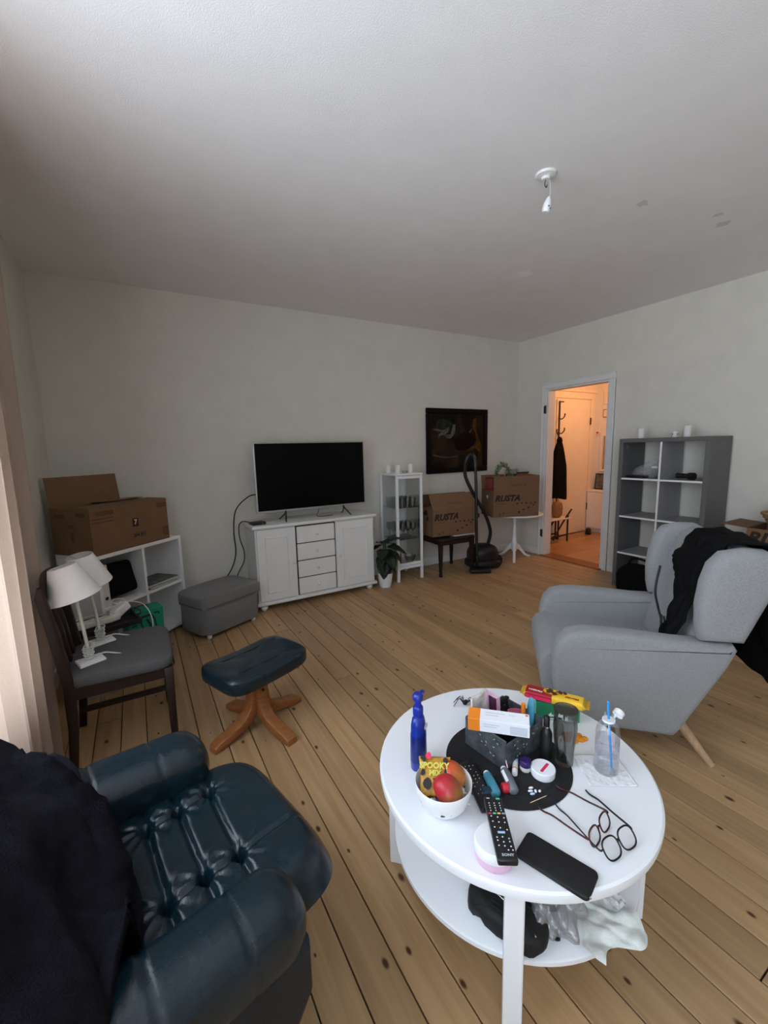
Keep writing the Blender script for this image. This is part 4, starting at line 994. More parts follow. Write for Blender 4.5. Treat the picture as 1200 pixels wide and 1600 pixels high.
obj('cover', box(nb(), (0, 0, .145), (.055, .24, .29), .003, 1), 'paper', q); obj('ring_hole', lathe(nb(), [(.006, 0), (.012, 0), (.012, .002), (.006, .002)], 14, TR(0, -.1205, .06) @ RX(PI/2)), 'steel_dark', q)
q = incorner('magazine_pile', 'pile of grey magazines in the upper right corner shelf compartment', 'magazine', .555, .13, .4035)
for i in range(5): obj('magazine', box(nb(), (.006*math.sin(i*2), .008*math.cos(i*3), .004+.0075*i), (.29, .215, .0065), .001, 1, RZ(.05*math.sin(i*1.7))), 'magazine' if i % 2 == 0 else 'paper', q)
# grey carton with black tray in front of the shelf, power strip and chargers on it
q = thing('grey_carton', 'grey carton standing on the floor behind the wooden chair', 'box', (-4.835, -1.10, 0), math.radians(12))
obj('body', box(nb(), (0, 0, .185), (.26, .24, .37), .003, 1), 'shelf_grey_light', q); obj('lid', box(nb(), (0, 0, .374), (.268, .248, .04), .003, 1), 'shelf_grey', q)
q = thing('black_tray', 'flat black tray with cords on top of the grey carton', 'tray', (-4.760, -1.11, .3945), math.radians(14))
b = nb(); box(b, (0, 0, .006), (.37, .24, .01), .003, 1)
for s in (1, -1): box(b, (s*.18, 0, .018), (.01, .24, .03), .003, 1); box(b, (0, s*.115, .018), (.37, .01, .03), .003, 1)
obj('tray', b, 'black_matte', q); obj('handle', tube(nb(), [(.18, -.05, .035), (.2, -.05, .05), (.2, .05, .05), (.18, .05, .035)], .005, 6), 'black_plastic', q, 2)
ps_ = thing('power_strip', 'white multi-socket power strip behind the lamps on the black tray', 'power strip', (-4.80, -1.165, .428), math.radians(15))
obj('housing', box(nb(), (0, 0, .020), (.20, .055, .038), .008, 3), 'ivory', ps_, .8)
for i in range(3):
    sk = obj('socket', lathe(nb(), [(.015, 0), (.022, 0), (.022, .002), (.019, .003), (.0155, .001)], 20, TR(-.062+.062*i, 0, .039)), 'ivory', ps_, .8); b = nb(); cyl(b, (-.062+.062*i-.006, 0, .0385), (-.062+.062*i-.006, 0, .0405), .003, n=8); cyl(b, (-.062+.062*i+.006, 0, .0385), (-.062+.062*i+.006, 0, .0405), .003, n=8); obj('contact_hole', b, 'gap_dark', sk)
q = thing('charger', 'white angular charger with trailing white cord beside the power strip', 'charger', (-4.665, -1.10, .43), math.radians(35))
obj('body', box(nb(), (0, 0, .05), (.11, .06, .055), .012, 3, RY(-.5)), 'white', q, .8); obj('plug_block', box(nb(), (-.045, -.012, .022), (.05, .05, .042), .010, 3), 'white', q, .8)
obj('cord', tube(nb(), [(.05, 0, .075), (.03, .02, .11), (-.03, .02, .115), (-.02, -.01, .095), (.06, -.02, .085), (.12, -.05, .05), (.13, -.10, -.02), (.11, -.13, -.10), (.07, -.12, -.15)], .0035, 6), 'cord_white', q, 2)
q = thing('extension_cable', 'white cord running across the black tray to the power strip', 'cable', (0, 0, 0))
obj('cord', tube(nb(), [(-4.69, -1.12, .47), (-4.78, -1.08, .462), (-4.86, -1.07, .458), (-4.92, -1.12, .45), (-4.90, -1.18, .445)], .004, 6), 'cord_white', q, 2); obj('plug', box(nb(), (-4.895, -1.185, .448), (.04, .025, .022), .006, 2), 'white', q)
# green shopping bag
q = thing('shopping_bag', 'green shopping bag with black lines on the floor between chair and shelf', 'bag', (-4.560, -.905, 0), math.radians(14)); q.scale = (.74, 1, 1)
b = nb(); prism(b, [(-.15, 0), (.15, 0), (.165, .40), (-.13, .405)], -.07, .07, 'xz', .004, 1); obj('body', b, 'green_print', q)
b = nb(); bmx = TR(0, -.0712, 0) @ RX(PI/2)
def stroke(pts, wd):
    for (x0, y0), (x1, y1) in zip(pts, pts[1:]):
        d = V((x1-x0, y1-y0)); n_ = V((-d.y, d.x)).normalized()*wd/2; put(b, [(x0+n_.x, y0+n_.y), (x0-n_.x, y0-n_.y), (x1-n_.x, y1-n_.y), (x1+n_.x, y1+n_.y)], bmx)
stroke([(-.02, .36), (.06, .365), (.085, .33), (.10, .23)], .014); stroke([(.085, .37), (.115, .375), (.13, .36)], .010); stroke([(-.11, .34), (-.04, .345), (-.02, .30), (-.01, .22)], .012); stroke([(.02, .34), (.045, .30), (.06, .23)], .018); stroke([(-.10, .31), (-.06, .315)], .008)
obj('printed_lines', b, 'ink', q); b = tube(nb(), [(-.07, -.03, .40), (-.08, -.035, .425), (.03, -.035, .428), (.05, -.03, .402)], .004, 6); obj('handle', b, 'cord_black', q, 2)
# ---- wooden chair
wc = thing('dining_chair', 'dark wooden chair with grey seat pad holding two white lamps', 'chair', (-4.655, -1.69, 0))
for s in (1, -1):
    obj('leg', prism(nb(), [(.185, 0), (.215, 0), (.222, .41), (.18, .41)], s*.215-.02, s*.215+.02, 'xz', .004, 1), 'dark_wood', wc, .8)
    obj('back_post', prism(nb(), [(-.232, 0), (-.200, 0), (-.175, .22), (-.172, .44), (-.198, .66), (-.228, .86), (-.233, .885), (-.250, .885), (-.262, .84), (-.236, .64), (-.212, .43), (-.214, .22)], s*.205-.017, s*.205+.017, 'xz', .005, 2), 'dark_wood', wc, .8)
    obj('side_rail', bx(-.20, .20, s*.210-.011, s*.210+.011, .355, .415, .003, 1), 'dark_wood', wc)
obj('front_rail', bx(.188, .212, -.20, .20, .355, .415, .003, 1), 'dark_wood', wc); obj('rear_rail', bx(-.205, -.183, -.20, .20, .355, .415, .003, 1), 'dark_wood', wc)
obj('stretcher', bx(-.19, .19, -.012, .012, .18, .205, .003, 1), 'dark_wood', wc)
def crest(u, v):
    y_ = -.215+.43*u; return (-.240-.022*math.sin(PI*u)+.0, y_, .80+.085*v+.02*math.sin(PI*u))
obj('crest_rail', sheet(nb(), crest, 20, 4, .018), 'dark_wood', wc, .9)
for yy in (-.10, 0, .10): obj('splat', prism(nb(), [(-.200, .42), (-.188, .42), (-.214, .64), (-.245, .81), (-.257, .81), (-.228, .64)], yy-.022, yy+.022, 'xz', .003, 1), 'dark_wood', wc, .8)
obj('seat_piping', sheet(nb(), lambda u, v: (.228+.004*v, -.215+.43*u, .408+.012*v), 10, 2, .004), 'cord_black', wc)
obj('seat_pad', ell(nb(), (.008, 0, .433), (.222, .238, .032), .4, .3, 48, 14, None, lambda a, b_, c_: (a, b_*(1+.06*a/.2), c_+(.008*(1-(a/.22)**2) if c_ > 0 else 0))), 'seat_fabric', wc, 2)
def table_lamp(loc, rz, tilt, label, mir):
    L_ = thing('table_lamp', label, 'lamp', loc, rz, 'white lamps on the wooden chair')
    obj('base', box(nb(), (0, 0, .008), (.105, .085, .016), .003, 2), 'white', L_)
    obj('stem', cyl(nb(), (0, 0, .016), (-.032, 0, .42), .0075, n=12), 'ivory', L_, 1)
    obj('bulb_socket', cyl(nb(), (-.028, 0, .36), (-.032, 0, .42), .014, n=12), 'white', L_, 1)
    cb = nb()
    for i in range(7):
        ph = i*.9; z0 = .022+.010*i
        tube(cb, [((.018+.010*math.sin(ph+j))*math.cos(j*1.1+ph)+.004*math.sin(3*j+ph), (.018+.010*math.cos(ph+j))*math.sin(j*1.1+ph), z0+.008*math.sin(j*1.3+ph)) for j in range(7)], .0032, 6, 4)
    tube(cb, [(.02, 0, .02), (.06, .01, .022), (.10, -.01, .010), (.12, -.03, .004)], .0035, 6)
    obj('cord', cb, 'cord_white', L_, 2)
    sh = obj('lamp_shade', lathe(nb(), [(.104, .0), (.106, .002), (.056, .155), (.054, .155), (.102, .002)], 48, closed=False), 'lamp_shade', L_, .8, loc=(-.026, 0, .325), rot=tilt)
    sr = nb()
    for i in range(3): tube(sr, [(.056*math.cos(i*2.094), .056*math.sin(i*2.094), .15), (.012*math.cos(i*2.094), .012*math.sin(i*2.094), .135)], .0015, 5, 1)
    ring(sr, [(.012*math.cos(i*PI/8), .012*math.sin(i*PI/8), .135) for i in range(16)], .0015); obj('spider_ring', sr, 'chrome', sh, 2)
    return L_
table_lamp((-4.768, -1.785, .466), .35, (-.12, -.20, 0), 'white table lamp at the front of the wooden chair, shade tilted left', 1)
table_lamp((-4.735, -1.562, .466), .35, (.05, -.16, 0), 'white table lamp at the rear of the wooden chair, shade top open to view', 1)
tag(obj('white_cable', tube(nb(), [(-4.905, -1.60, .60), (-4.885, -1.59, .50), (-4.90, -1.58, .42), (-4.885, -1.60, .33), (-4.91, -1.62, .25), (-4.895, -1.62, .15), (-4.90, -1.64, .02)], .005, 6), 'cord_white', smooth=2), 'white cable hanging behind the back of the wooden chair', 'cable')
# ---- curtain
ctn = thing('curtain', 'pinkish beige linen curtain hanging at the left edge in front of the window', 'curtain', (0, 0, 0))
def curtain(u, v):
    z_ = 2.67-2.655*v
    edge_y = -1.36-.42*v; y_ = edge_y+(-2.45-edge_y)*u
    fold = math.sin(u*PI*13+.5*math.sin(v*3))*(.026+.010*v)+.012*math.sin(u*PI*5+1+v)
    return (-4.985+.028*v+fold, y_, z_)
obj('fabric', sheet(nb(), curtain, 150, 24), 'curtain', ctn, 2)
obj('hem', sheet(nb(), lambda u, v: tuple(V(curtain(u, .985+.015*v))+V((.003, 0, 0))), 150, 2), 'curtain', ctn, 2)
rod = thing('curtain_rod', 'white curtain rod above the window', 'curtain rod', (0, 0, 0))
obj('pole', cyl(nb(), (-4.985, -1.25, 2.68), (-4.985, -5.9, 2.68), .011, n=12), 'white', rod, 1)
for yy in (-1.3, -3.95, -5.85): obj('bracket', bx(WX, -4.985, yy-.008, yy+.008, 2.66, 2.676), 'white', rod)
# ============================================================ HALL
q = thing('coat_rack', 'dark wall-side coat rack pole with hooks in the hall', 'coat rack', (.985, .095, 0))
obj('pole', cyl(nb(), (0, 0, .0), (0, 0, 2.06), .014, n=12), 'brass_dark', q, 1); obj('top_bar', cyl(nb(), (0, 0, 2.05), (.09, 0, 2.05), .009, n=8), 'brass_dark', q)
for z, s in ((1.83, 1), (1.62, 1), (1.60, -1)):
    obj('hook', tube(nb(), [(0, 0, z-.03), (.05*s, -.02, z-.025), (.085*s, -.03, z+.02), (.08*s, -.03, z+.05)], .009, 8), 'brass_dark', q, 2)
obj('base', lathe(nb(), [(0, 0), (.045, 0), (.045, .012), (.02, .03), (0, .03)], 24), 'brass_dark', q, .8)
q = thing('coat', 'long black coat hanging on the coat rack in the hall', 'coat', (.885, .0, 0))
def coat(u, v):
    a = 2*PI*u; z_ = 1.50-.87*v; r_ = (.02+.13*min(1, v*2.2)**.6+.03*v)
    return ((r_*math.cos(a))*(1+.08*math.sin(a*5+v*3)), r_*.42*math.sin(a)*(1+.1*math.sin(a*4)), z_+.02*math.sin(a*2)*(v > .95))
obj('body', sheet(nb(), coat, 40, 26), 'black_cloth', q, 2); obj('collar', ell(nb(), (0, 0, 1.48), (.05, .035, .06)), 'black_cloth', q, 2)
q = thing('hall_bench', 'low dark metal bench with angled legs under the black coat in the hall', 'bench', (.85, -.065, 0))
obj('seat', box(nb(), (-.05, .02, .345), (.46, .20, .022), .004, 1), 'console', q)
for yy in (-.06, .10):
    b = nb(); cyl(b, (.12, yy, 0), (.12, yy, .40), .013, n=8); tube(b, [(-.20, yy, .05), (-.16, yy, .10), (.06, yy, .34), (.20, yy, .47)], .012, 8, 3); cyl(b, (-.26, yy, 0), (-.26, yy, .34), .013, n=8); cyl(b, (-.26, yy, .08), (.12, yy, .10), .012, n=8); obj('leg_frame', b, 'cord_black', q, 1)
q = thing('paper_bag', 'small brown bag on the hall bench below the coat', 'bag', (.83, -.04, .357))
obj('body', ell(nb(), (0, 0, .12), (.085, .06, .12), .6, .7, 20, 12, None, lambda a, b_, c_: (a+.01*h3(c_*30, b_*30), b_, c_)), 'brown_bag', q, 2); obj('handle', tube(nb(), [(-.03, 0, .23), (-.02, 0, .27), (.02, 0, .27), (.03, 0, .23)], .005, 6), 'brown_bag', q, 2)
q = thing('hall_console', 'low white console cabinet against the hall side wall', 'cabinet', (HX, 0, 0))
obj('body', bx(-.22, -.016, -.50, .17, .06, .66, .003, 1), 'console', q); obj('top', bx(-.235, -.016, -.51, .175, .66, .685, .004, 1), 'console', q); obj('plinth', bx(-.19, -.016, -.48, .15, 0, .06), 'console', q)
for y0, y1 in ((-.49, -.17), (-.16, .16)): d_ = obj('door', bx(-.234, -.221, y0, y1, .075, .645, .003, 1), 'console', q); obj('knob', ell(nb(), (-.243, (y1-.03 if y0 < -.3 else y0+.03), .45), (.012, .01, .01)), 'chrome', d_, 2)
q = thing('mirror', 'tall narrow mirror on the hall side wall above the console', 'mirror', (HX, .0, 0))
obj('glass', bx(-.014, -.006, -.38, .10, 1.00, 1.55), 'mirror', q); b = nb()
for a in ((-.38, .10, 1.54, 1.57), (-.38, .10, .98, 1.01), (.09, .115, .98, 1.57), (-.395, -.37, .98, 1.57)): bx(-.022, 0, a[0], a[1], a[2], a[3], .004, 1, b)
obj('frame', b, 'trim_white', q)
q = thing('photo_frame', 'dark framed photo leaning on the hall console', 'frame', (HX-.05, .06, .6855), rot=(0, .10, 0))
obj('frame', box(nb(), (0, 0, .13), (.014, .20, .26), .003, 1), 'cord_black', q); obj('photo', box(nb(), (-.0075, 0, .13), (.001, .16, .22)), 'magazine', q)
q = thing('heart_ornament', 'white hanging heart ornament on a string in the hall', 'ornament', (HX-.012, .17, 1.60))
hp = [(math.copysign(1, math.sin(t_))*abs(16*math.sin(t_)**3)/16*.05, (13*math.cos(t_)-5*math.cos(2*t_)-2*math.cos(3*t_)-math.cos(4*t_))/16*.055) for t_ in [i*PI/14 for i in range(28)]]
obj('heart', prism(nb(), hp, -.010, .006, 'yz', .003, 2), 'heart', q, .8); obj('string', cyl(nb(), (0, 0, .04), (0, 0, .17), .002, n=6), 'cord_white', q); obj('motif', prism(nb(), [(a*.4, c_*.4) for a, c_ in hp], -.0125, -.0105, 'yz'), 'red_cap', q)
for z, hh, lb in ((2.15, .22, 'pale upper wall picture near the ceiling in the hall'), (1.90, .13, 'small framed picture on the hall side wall')):
    q = thing('wall_picture', lb, 'picture', (HX, .02, z)); obj('frame', bx(-.018, 0, -.07, .075, -hh/2, hh/2, .004, 1), 'trim_white' if hh > .2 else 'rattan', q); obj('print', bx(-.0195, -.018, -.055, .06, -hh/2+.015, hh/2-.015), 'heart', q)
q = thing('shoe', 'dark shoe on the hall floor under the console', 'shoe', (HX-.37, .02, 0), .6)
obj('upper', ell(nb(), (0, 0, .045), (.12, .042, .042), .8, .9, 20, 12, None, lambda a, b_, c_: (a, b_, c_+(.03*max(0, -a/.12) if c_ > 0 else 0))), 'cord_black', q, 2); obj('sole', ell(nb(), (0, 0, .012), (.125, .045, .012), .5, .8), 'black_matte', q, 1)
# ============================================================ THINGS ON THE COFFEE TABLE
Z0 = TZ+.0005; ZM = TZ+.0035
pm = thing('placemat', 'round black placemat under the organizer on the coffee table', 'placemat', (-3.580, -3.262, TZ))
obj('mat', lathe(nb(), [(0, .0003), (.188, .0003), (.19, .0015), (.188, .003), (0, .003)], 72), 'placemat', pm, .8)
b = nb()
for i in range(10): ring(b, [((.015+.0185*i)*math.cos(k_*PI/32), (.015+.0185*i)*math.sin(k_*PI/32), .0030) for k_ in range(64)], .0006, 4)
obj('rib', b, 'placemat', pm, 2)
# lotion bottle
q = thing('lotion_bottle', 'tall blue lotion bottle with pump at the left of the coffee table', 'bottle', (-3.828, -3.133, Z0), .5)
obj('body', lathe(nb(), [(0, 0), (.028, 0), (.031, .004), (.032, .05), (.030, .11), (.0285, .145), (.024, .163), (.016, .172), (0, .173)], 32, M.Diagonal((1, .72, 1, 1))), 'blue_bottle', q, .9)
obj('collar', lathe(nb(), [(0, .172), (.015, .172), (.016, .175), (.016, .198), (.013, .203), (0, .203)], 24), 'blue_bottle', q, .8)
pu = obj('pump_head', lathe(nb(), [(0, .203), (.010, .203), (.010, .222), (.016, .225), (.0165, .238), (.012, .243), (0, .243)], 22), 'blue_bottle', q, .8)
obj('spout', tube(nb(), [(.008, 0, .234), (.028, 0, .235), (.037, 0, .229)], .0055, 8), 'blue_bottle', pu, 2)
def onbody(x_, z_, r_=.0325): return TR(0, -r_*.72-.0002, z_) @ RX(PI/2)
obj('label', lathe(nb(), [(.0325, .03), (.0323, .06), (.0310, .115)], 40, M.Diagonal((1, .72, 1, 1)), closed=False), 'blue_dark', q, 1)
b = nb(); put(b, [(a*.012+.008, c_*.010) for a, c_ in [(math.cos(i*PI/6), math.sin(i*PI/6)) for i in range(12)]], TR(0, -.0222, .137) @ RX(PI/2)); obj('badge', b, 'cap_white', q)
# bowl with sweets and fruit
BC = V((-3.855, -3.290, Z0))
q = thing('bowl', 'white bowl of sweets and mangoes at the front left of the coffee table', 'bowl', BC)
obj('bowl', lathe(nb(), [(0, 0), (.046, 0), (.052, .003), (.066, .022), (.0755, .05), (.078, .076), (.0765, .078), (.075, .076), (.072, .05), (.063, .025), (.048, .008), (0, .006)], 56), 'white_gloss', q, .9)
obj('foot_ring', lathe(nb(), [(.040, -.0003), (.045, -.0003), (.047, .002), (.040, .002)], 40), 'white_gloss', q)
def mango(loc, rot, mt, s, label):
    m_ = thing('mango', label, 'fruit', BC+V(loc), rot=rot)
    obj('flesh', ell(nb(), (0, 0, 0), (.043*s, .037*s, .036*s), 1, 1, 28, 18, None, lambda a, b_, c_: (a, b_*(1-.12*a/.04), c_*(1-.10*a/.04)+.003*math.sin(a*60))), mt, m_, 2)
    obj('stem', cyl(nb(), (.0415*s, 0, 0), (.046*s, 0, .001), .0035, .002, 8), 'mango_stem', m_)
mango((-.006, -.026, .068), (.25, -.5, 2.2), 'mango_red', 1.0, 'red mango at the front of the white bowl')
mango((.038, .008, .070), (.2, -.3, 1.9), 'mango_orange', .92, 'orange-red mango at the back right of the white bowl')
sb_ = thing('sweets_bag', 'golden bag of halloween sweets propped in the white bowl', 'sweets bag', BC+V((-.012, .022, .078)), rot=(.62, 0, -.62))
def bagf(sg):
    def f(u, v):
        x_ = (u-.5)*.090; y_ = (v-.5)*.098; pu_ = math.sin(PI*u)**.6*math.sin(PI*v)**.6
        return (x_*(1-.1*math.sin(PI*v)), y_, sg*.011*pu_+.0018*h3(u*14, v*12))
    return f
b = sheet(nb(), bagf(1), 22, 24); sheet(b, bagf(-1), 22, 24); bmesh.ops.remove_doubles(b, verts=b.verts, dist=.0008)
bgo = obj('pouch', b, 'bag_gold', sb_, 2)
obj('lettering', text('SPOOKY', .021, TR(-.002, .022, .0135), .05, .0009), 'bag_lime', bgo); obj('lettering', text('MIX', .019, TR(0, .004, .0135), .05, .0009), 'bag_lime', bgo)
for i, (x_, y_, r_, m_) in enumerate(((-.03, .040, .010, 'candy_dark'), (.03, .036, .010, 'candy_dark'), (.034, .012, .012, 'candy_dark'), (-.034, .006, .009, 'candy_dark'), (-.02, -.022, .014, 'candy_dark'), (.015, -.028, .012, 'candy_white'), (-.015, .045, .012, 'red_label'))):
    obj('printed_shape', flat_mark(blobpts(x_, y_, r_, 8, i+60), TR(0, 0, .0125)), m_, bgo)
cnd = [(-.045, -.010, .044, 'candy_white'), (-.036, -.024, .040, 'candy_blue'), (-.050, -.020, .036, 'candy_dark'), (-.028, -.040, .036, 'green_box'), (-.040, -.038, .030, 'candy_dark'), (.012, -.045, .040, 'candy_dark'), (.034, -.034, .042, 'bag_lime'), (.044, -.024, .046, 'candy_white'), (.028, -.050, .036, 'candy_white'), (-.012, -.052, .034, 'candy_dark'), (.052, -.006, .050, 'candy_dark'), (-.055, .0, .046, 'candy_dark')]
CN = {}
for i, (x_, y_, z_, m_) in enumerate(cnd):
    if m_ not in CN:
        b = ell(nb(), (0, 0, 0), (.011, .007, .0055), .7, .8, 12, 8); prism(b, [(.010, 0), (.018, .006), (.018, -.006)], -.0012, .0012, 'xy'); prism(b, [(-.010, 0), (-.018, .006), (-.018, -.006)], -.0012, .0012, 'xy')
        CN[m_] = obj('wrapped_sweet', b, m_, smooth=.9); s_ = CN[m_]
    else: s_ = CN[m_].copy(); COL.objects.link(s_)
    nm = {'candy_white': 'white', 'candy_blue': 'blue', 'candy_dark': 'dark', 'green_box': 'green', 'bag_lime': 'yellow'}[m_]
    tag(s_, nm+' wrapped sweet under the mangoes in the white bowl', 'sweet', 'wrapped sweets in the bowl'); s_.location = BC+V((x_, y_, z_)); s_.rotation_euler = (.3*math.sin(i), .3*math.cos(i*2), i*1.1)
# organizer
oa = math.radians(6)
OG = V((-3.537, -3.205, ZM)); og = thing('desk_organizer', 'slate-patterned open organizer box in the middle of the coffee table', 'organizer', OG, oa)
ow, od, oh = .192, .162, .098
for (x0, x1, y0, y1, z1) in ((-ow/2, -ow/2+.005, -od/2, od/2, oh), (ow/2-.005, ow/2, -od/2, od/2, oh), (-ow/2+.005, ow/2-.005, od/2-.005, od/2, oh), (-ow/2+.005, ow/2-.005, -od/2, -od/2+.005, oh-.012)):
    obj('side', bx(x0, x1, y0, y1, 0, z1, .001, 1), 'slate', og)
obj('base', bx(-ow/2+.005, ow/2-.005, -od/2+.005, od/2-.005, 0, .004), 'slate_in', og)
obj('partition', bx(.0, .004, -od/2+.005, od/2-.005, .004, oh-.02), 'slate_in', og)
b = nb()
for i in range(12):
    s_ = random.Random(i); fx = s_.uniform(-.07, .07); fz = s_.uniform(.02, .085); box(b, (-ow/2-.0004, fx, fz), (.0008, .006, .002), 0, 1, RX(s_.uniform(-1, 1)))
    box(b, (fx, -od/2-.0004, fz*.9), (.006, .0008, .002), 0, 1, RY(s_.uniform(-1, 1)))
obj('fleck', b, 'speck', og)
om = TR(*OG) @ RZ(oa)
def inorg(name, label, cat, x_, y_, z_=.0045, rx=0, ry=0, rz=0): return thing(name, label, cat, om @ V((x_, y_, z_)), rot=(rx, ry, oa+rz))
q = inorg('paper_sachet', 'crinkled off-white sachet standing at the back left of the organizer', 'sachet', -.050, .050, .0045, -.10, 0, .02)
obj('packet', sheet(nb(), lambda u, v: ((u-.5)*.078, .003*math.sin(u*9)*math.sin(v*8)+.005*math.sin(PI*u)*math.sin(PI*v), .160*v+.008*u), 16, 20, .006), 'sachet', q, 2); obj('printed_edge', box(nb(), (.036, -.006, .105), (.012, .002, .115)), 'pink_jar', q)
q = inorg('plum_carton', 'plum and white carton standing in the organizer beside the sachet', 'carton', .004, .048, .0045, -.05)
obj('carton', box(nb(), (.006, 0, .070), (.020, .045, .140), .001, 1), 'pink_jar', q); obj('side_panel', box(nb(), (-.006, 0, .070), (.006, .045, .140), .001, 1), 'plum', q)
q = inorg('black_wallet', 'black studded wallet leaning inside the organizer', 'wallet', .060, .045, .0045, -.2)
obj('cover', box(nb(), (0, 0, .050), (.085, .016, .10), .004, 2), 'black_matte', q); b = nb()
for i in range(8): ell(b, (-.034+.022*(i % 4), -.009, .045+.035*(i//4)), (.0018, .0012, .0018), 1, 1, 8, 6)
obj('stud', b, 'chrome', q, 2)
q = inorg('pink_note', 'bright pink folded note sticking out of the organizer', 'note', .052, .004, .0045, .1, 0, -.25)
obj('note', sheet(nb(), lambda u, v: ((u-.5)*.062, .008*math.sin(u*2.5), .06+.052*v-.030*u+.01*v*u), 8, 6, .0008), 'pink_note', q, 1); obj('fold', sheet(nb(), lambda u, v: ((u-.5)*.060, .004+.008*math.sin(u*2.5), .004+.06*v), 8, 4, .0008), 'pink_note', q, 1)
q = inorg('teal_comb', 'teal handled comb standing at the right end of the organizer', 'comb', .082, -.040, .0045, 0, .06)
obj('handle', ell(nb(), (0, 0, .075), (.006, .014, .072), .7, .8), 'inhaler_blue', q, 2); obj('stripe', ell(nb(), (.0035, 0, .078), (.004, .004, .060), .7, .8), 'balm_blue', q, 2)
q = inorg('orange_marker', 'short orange marker pen in the corner of the organizer', 'pen', .070, -.028, .0045, 0, -.05)
obj('barrel', cyl(nb(), (0, 0, 0), (0, 0, .10), .006, n=12), 'slate_in', q, 1); obj('cap', cyl(nb(), (0, 0, .085), (0, 0, .128), .0075, .007, 12), 'orange_card', q, 1)
q = inorg('tweezers', 'pair of thin brass tweezers at the front of the organizer', 'tweezers', .028, -.066, .0045, .1)
obj('arm', box(nb(), (-.003, 0, .045), (.002, .004, .09)), 'toothpick', q); obj('arm', box(nb(), (.003, 0, .045), (.002, .004, .09)), 'toothpick', q)
# medicine carton resting on the organizer corner
q = thing('medicine_carton', 'white and orange medicine carton lying across the organizer corner', 'carton', (-3.600, -3.242, ZM+oh+.0260), rot=(.12, -.02, math.radians(-47)))
b = nb(); box(b, (.018, 0, 0), (.147, .05, .044), .0008, 1); obj('carton', b, 'card_white', q); ob = obj('orange_end', box(nb(), (-.0735, 0, 0), (.036, .0502, .0442), .0008, 1), 'orange_card', q)
b = nb()
for (x0, x1, y0, y1) in ((-.04, .02, .008, .011), (-.04, .0, -.003, 0), (.03, .05, .008, .010)): put(b, [(x0, y0), (x1, y0), (x1, y1), (x0, y1)], TR(0, 0, .0225))
for (x0, x1, y0, y1) in ((-.045, .005, .006, .009), (-.045, -.005, -.002, .001), (.035, .085, -.018, .012)): put(b, [(x0, y0), (x1, y0), (x1, y1), (x0, y1)], TR(0, -.0255, 0) @ RX(PI/2))
obj('small_print', b, 'print_grey', q); b = nb(); put(b, [(.08, .014), (.088, .014), (.088, .020), (.08, .020)], TR(0, 0, .0225)); obj('red_mark', b, 'red_label', q)
# dark perfume bottle and keys
q = thing('dark_bottle', 'black glass bottle with silver fittings right of the organizer', 'bottle', (-3.470, -3.318, ZM), .3)
obj('body', lathe(nb(), [(0, 0), (.017, 0), (.018, .004), (.018, .085), (.012, .098), (.007, .104), (.007, .112), (0, .112)], 22), 'black_plastic', q, .9); obj('cap', lathe(nb(), [(0, .110), (.0095, .110), (.0095, .138), (.007, .141), (0, .141)], 18), 'cord_black', q, .8); obj('neck_ring', lathe(nb(), [(.0075, .104), (.0095, .104), (.0095, .109), (.0075, .109)], 18), 'chrome', q, .8)
q = thing('key_ring', 'small silver key ring at the foot of the dark bottle', 'keys', (-3.505, -3.342, ZM+.004), .4)
b = nb(); ring(b, [(.011*math.cos(i*PI/10), .011*math.sin(i*PI/10), 0) for i in range(20)], .0016); obj('ring', b, 'chrome', q, 2); b = nb(); box(b, (-.022, -.006, -.001), (.026, .008, .002), .0008, 1, RZ(.4)); obj('key', b, 'chrome', q); obj('fob', ell(nb(), (-.036, -.012, .002), (.007, .006, .005)), 'chrome', q, 2)
# tumbler
q = thing('drinking_glass', 'smoky fluted drinking glass right of the organizer', 'glass', (-3.440, -3.362, ZM), .2)
gb = nb()
prof = [(.000, .0), (.026, 0), (.0275, .004), (.027, .03), (.031, .075), (.0345, .12), (.0335, .15), (.035, .178), (.0335, .178), (.032, .15), (.0325, .12), (.029, .075), (.0245, .03), (.0235, .012), (0, .011)]
lathe(gb, prof, 48)
for p_ in gb.verts:
    a = math.atan2(p_.co.y, p_.co.x); r_ = math.hypot(p_.co.x, p_.co.y)
    if r_ > .01 and p_.co.z < .135:
        k_ = 1+.035*math.cos(a*8+p_.co.z*25); p_.co.x *= k_; p_.co.y *= k_
obj('glass', gb, 'smoke_glass', q, 2); obj('rim', lathe(nb(), [(.0333, .177), (.0352, .177), (.0352, .1795), (.0333, .1795)], 48), 'ware_glass', q, 1)
# green box and biscuits
q = thing('green_carton', 'green carton under the biscuit packet at the back of the coffee table', 'carton', (-3.262, -3.196, Z0), math.radians(-44))
obj('carton', box(nb(), (0, 0, .033), (.146, .062, .066), .0015, 1), 'green_box', q); obj('end_panel', box(nb(), (-.0735, 0, .033), (.001, .058, .062)), 'green_light', q); obj('end_panel', box(nb(), (.0735, 0, .033), (.001, .058, .062)), 'green_light', q)
b = nb(); put(b, [(-.04, .012), (-.03, .02), (-.022, .03), (-.02, .022), (-.005, .018), (-.022, .014)], TR(0, -.0314, 0) @ RX(PI/2)); put(b, [(-.03, .0035), (.06, .0035), (.06, .008), (-.03, .008)], TR(0, -.0314, 0) @ RX(PI/2)); obj('printed_marks', b, 'cap_white', q)
bp_ = thing('biscuit_packet', 'red and yellow biscuit packet lying on the green carton', 'biscuit packet', (-3.283, -3.201, Z0+.0825), math.radians(-60))
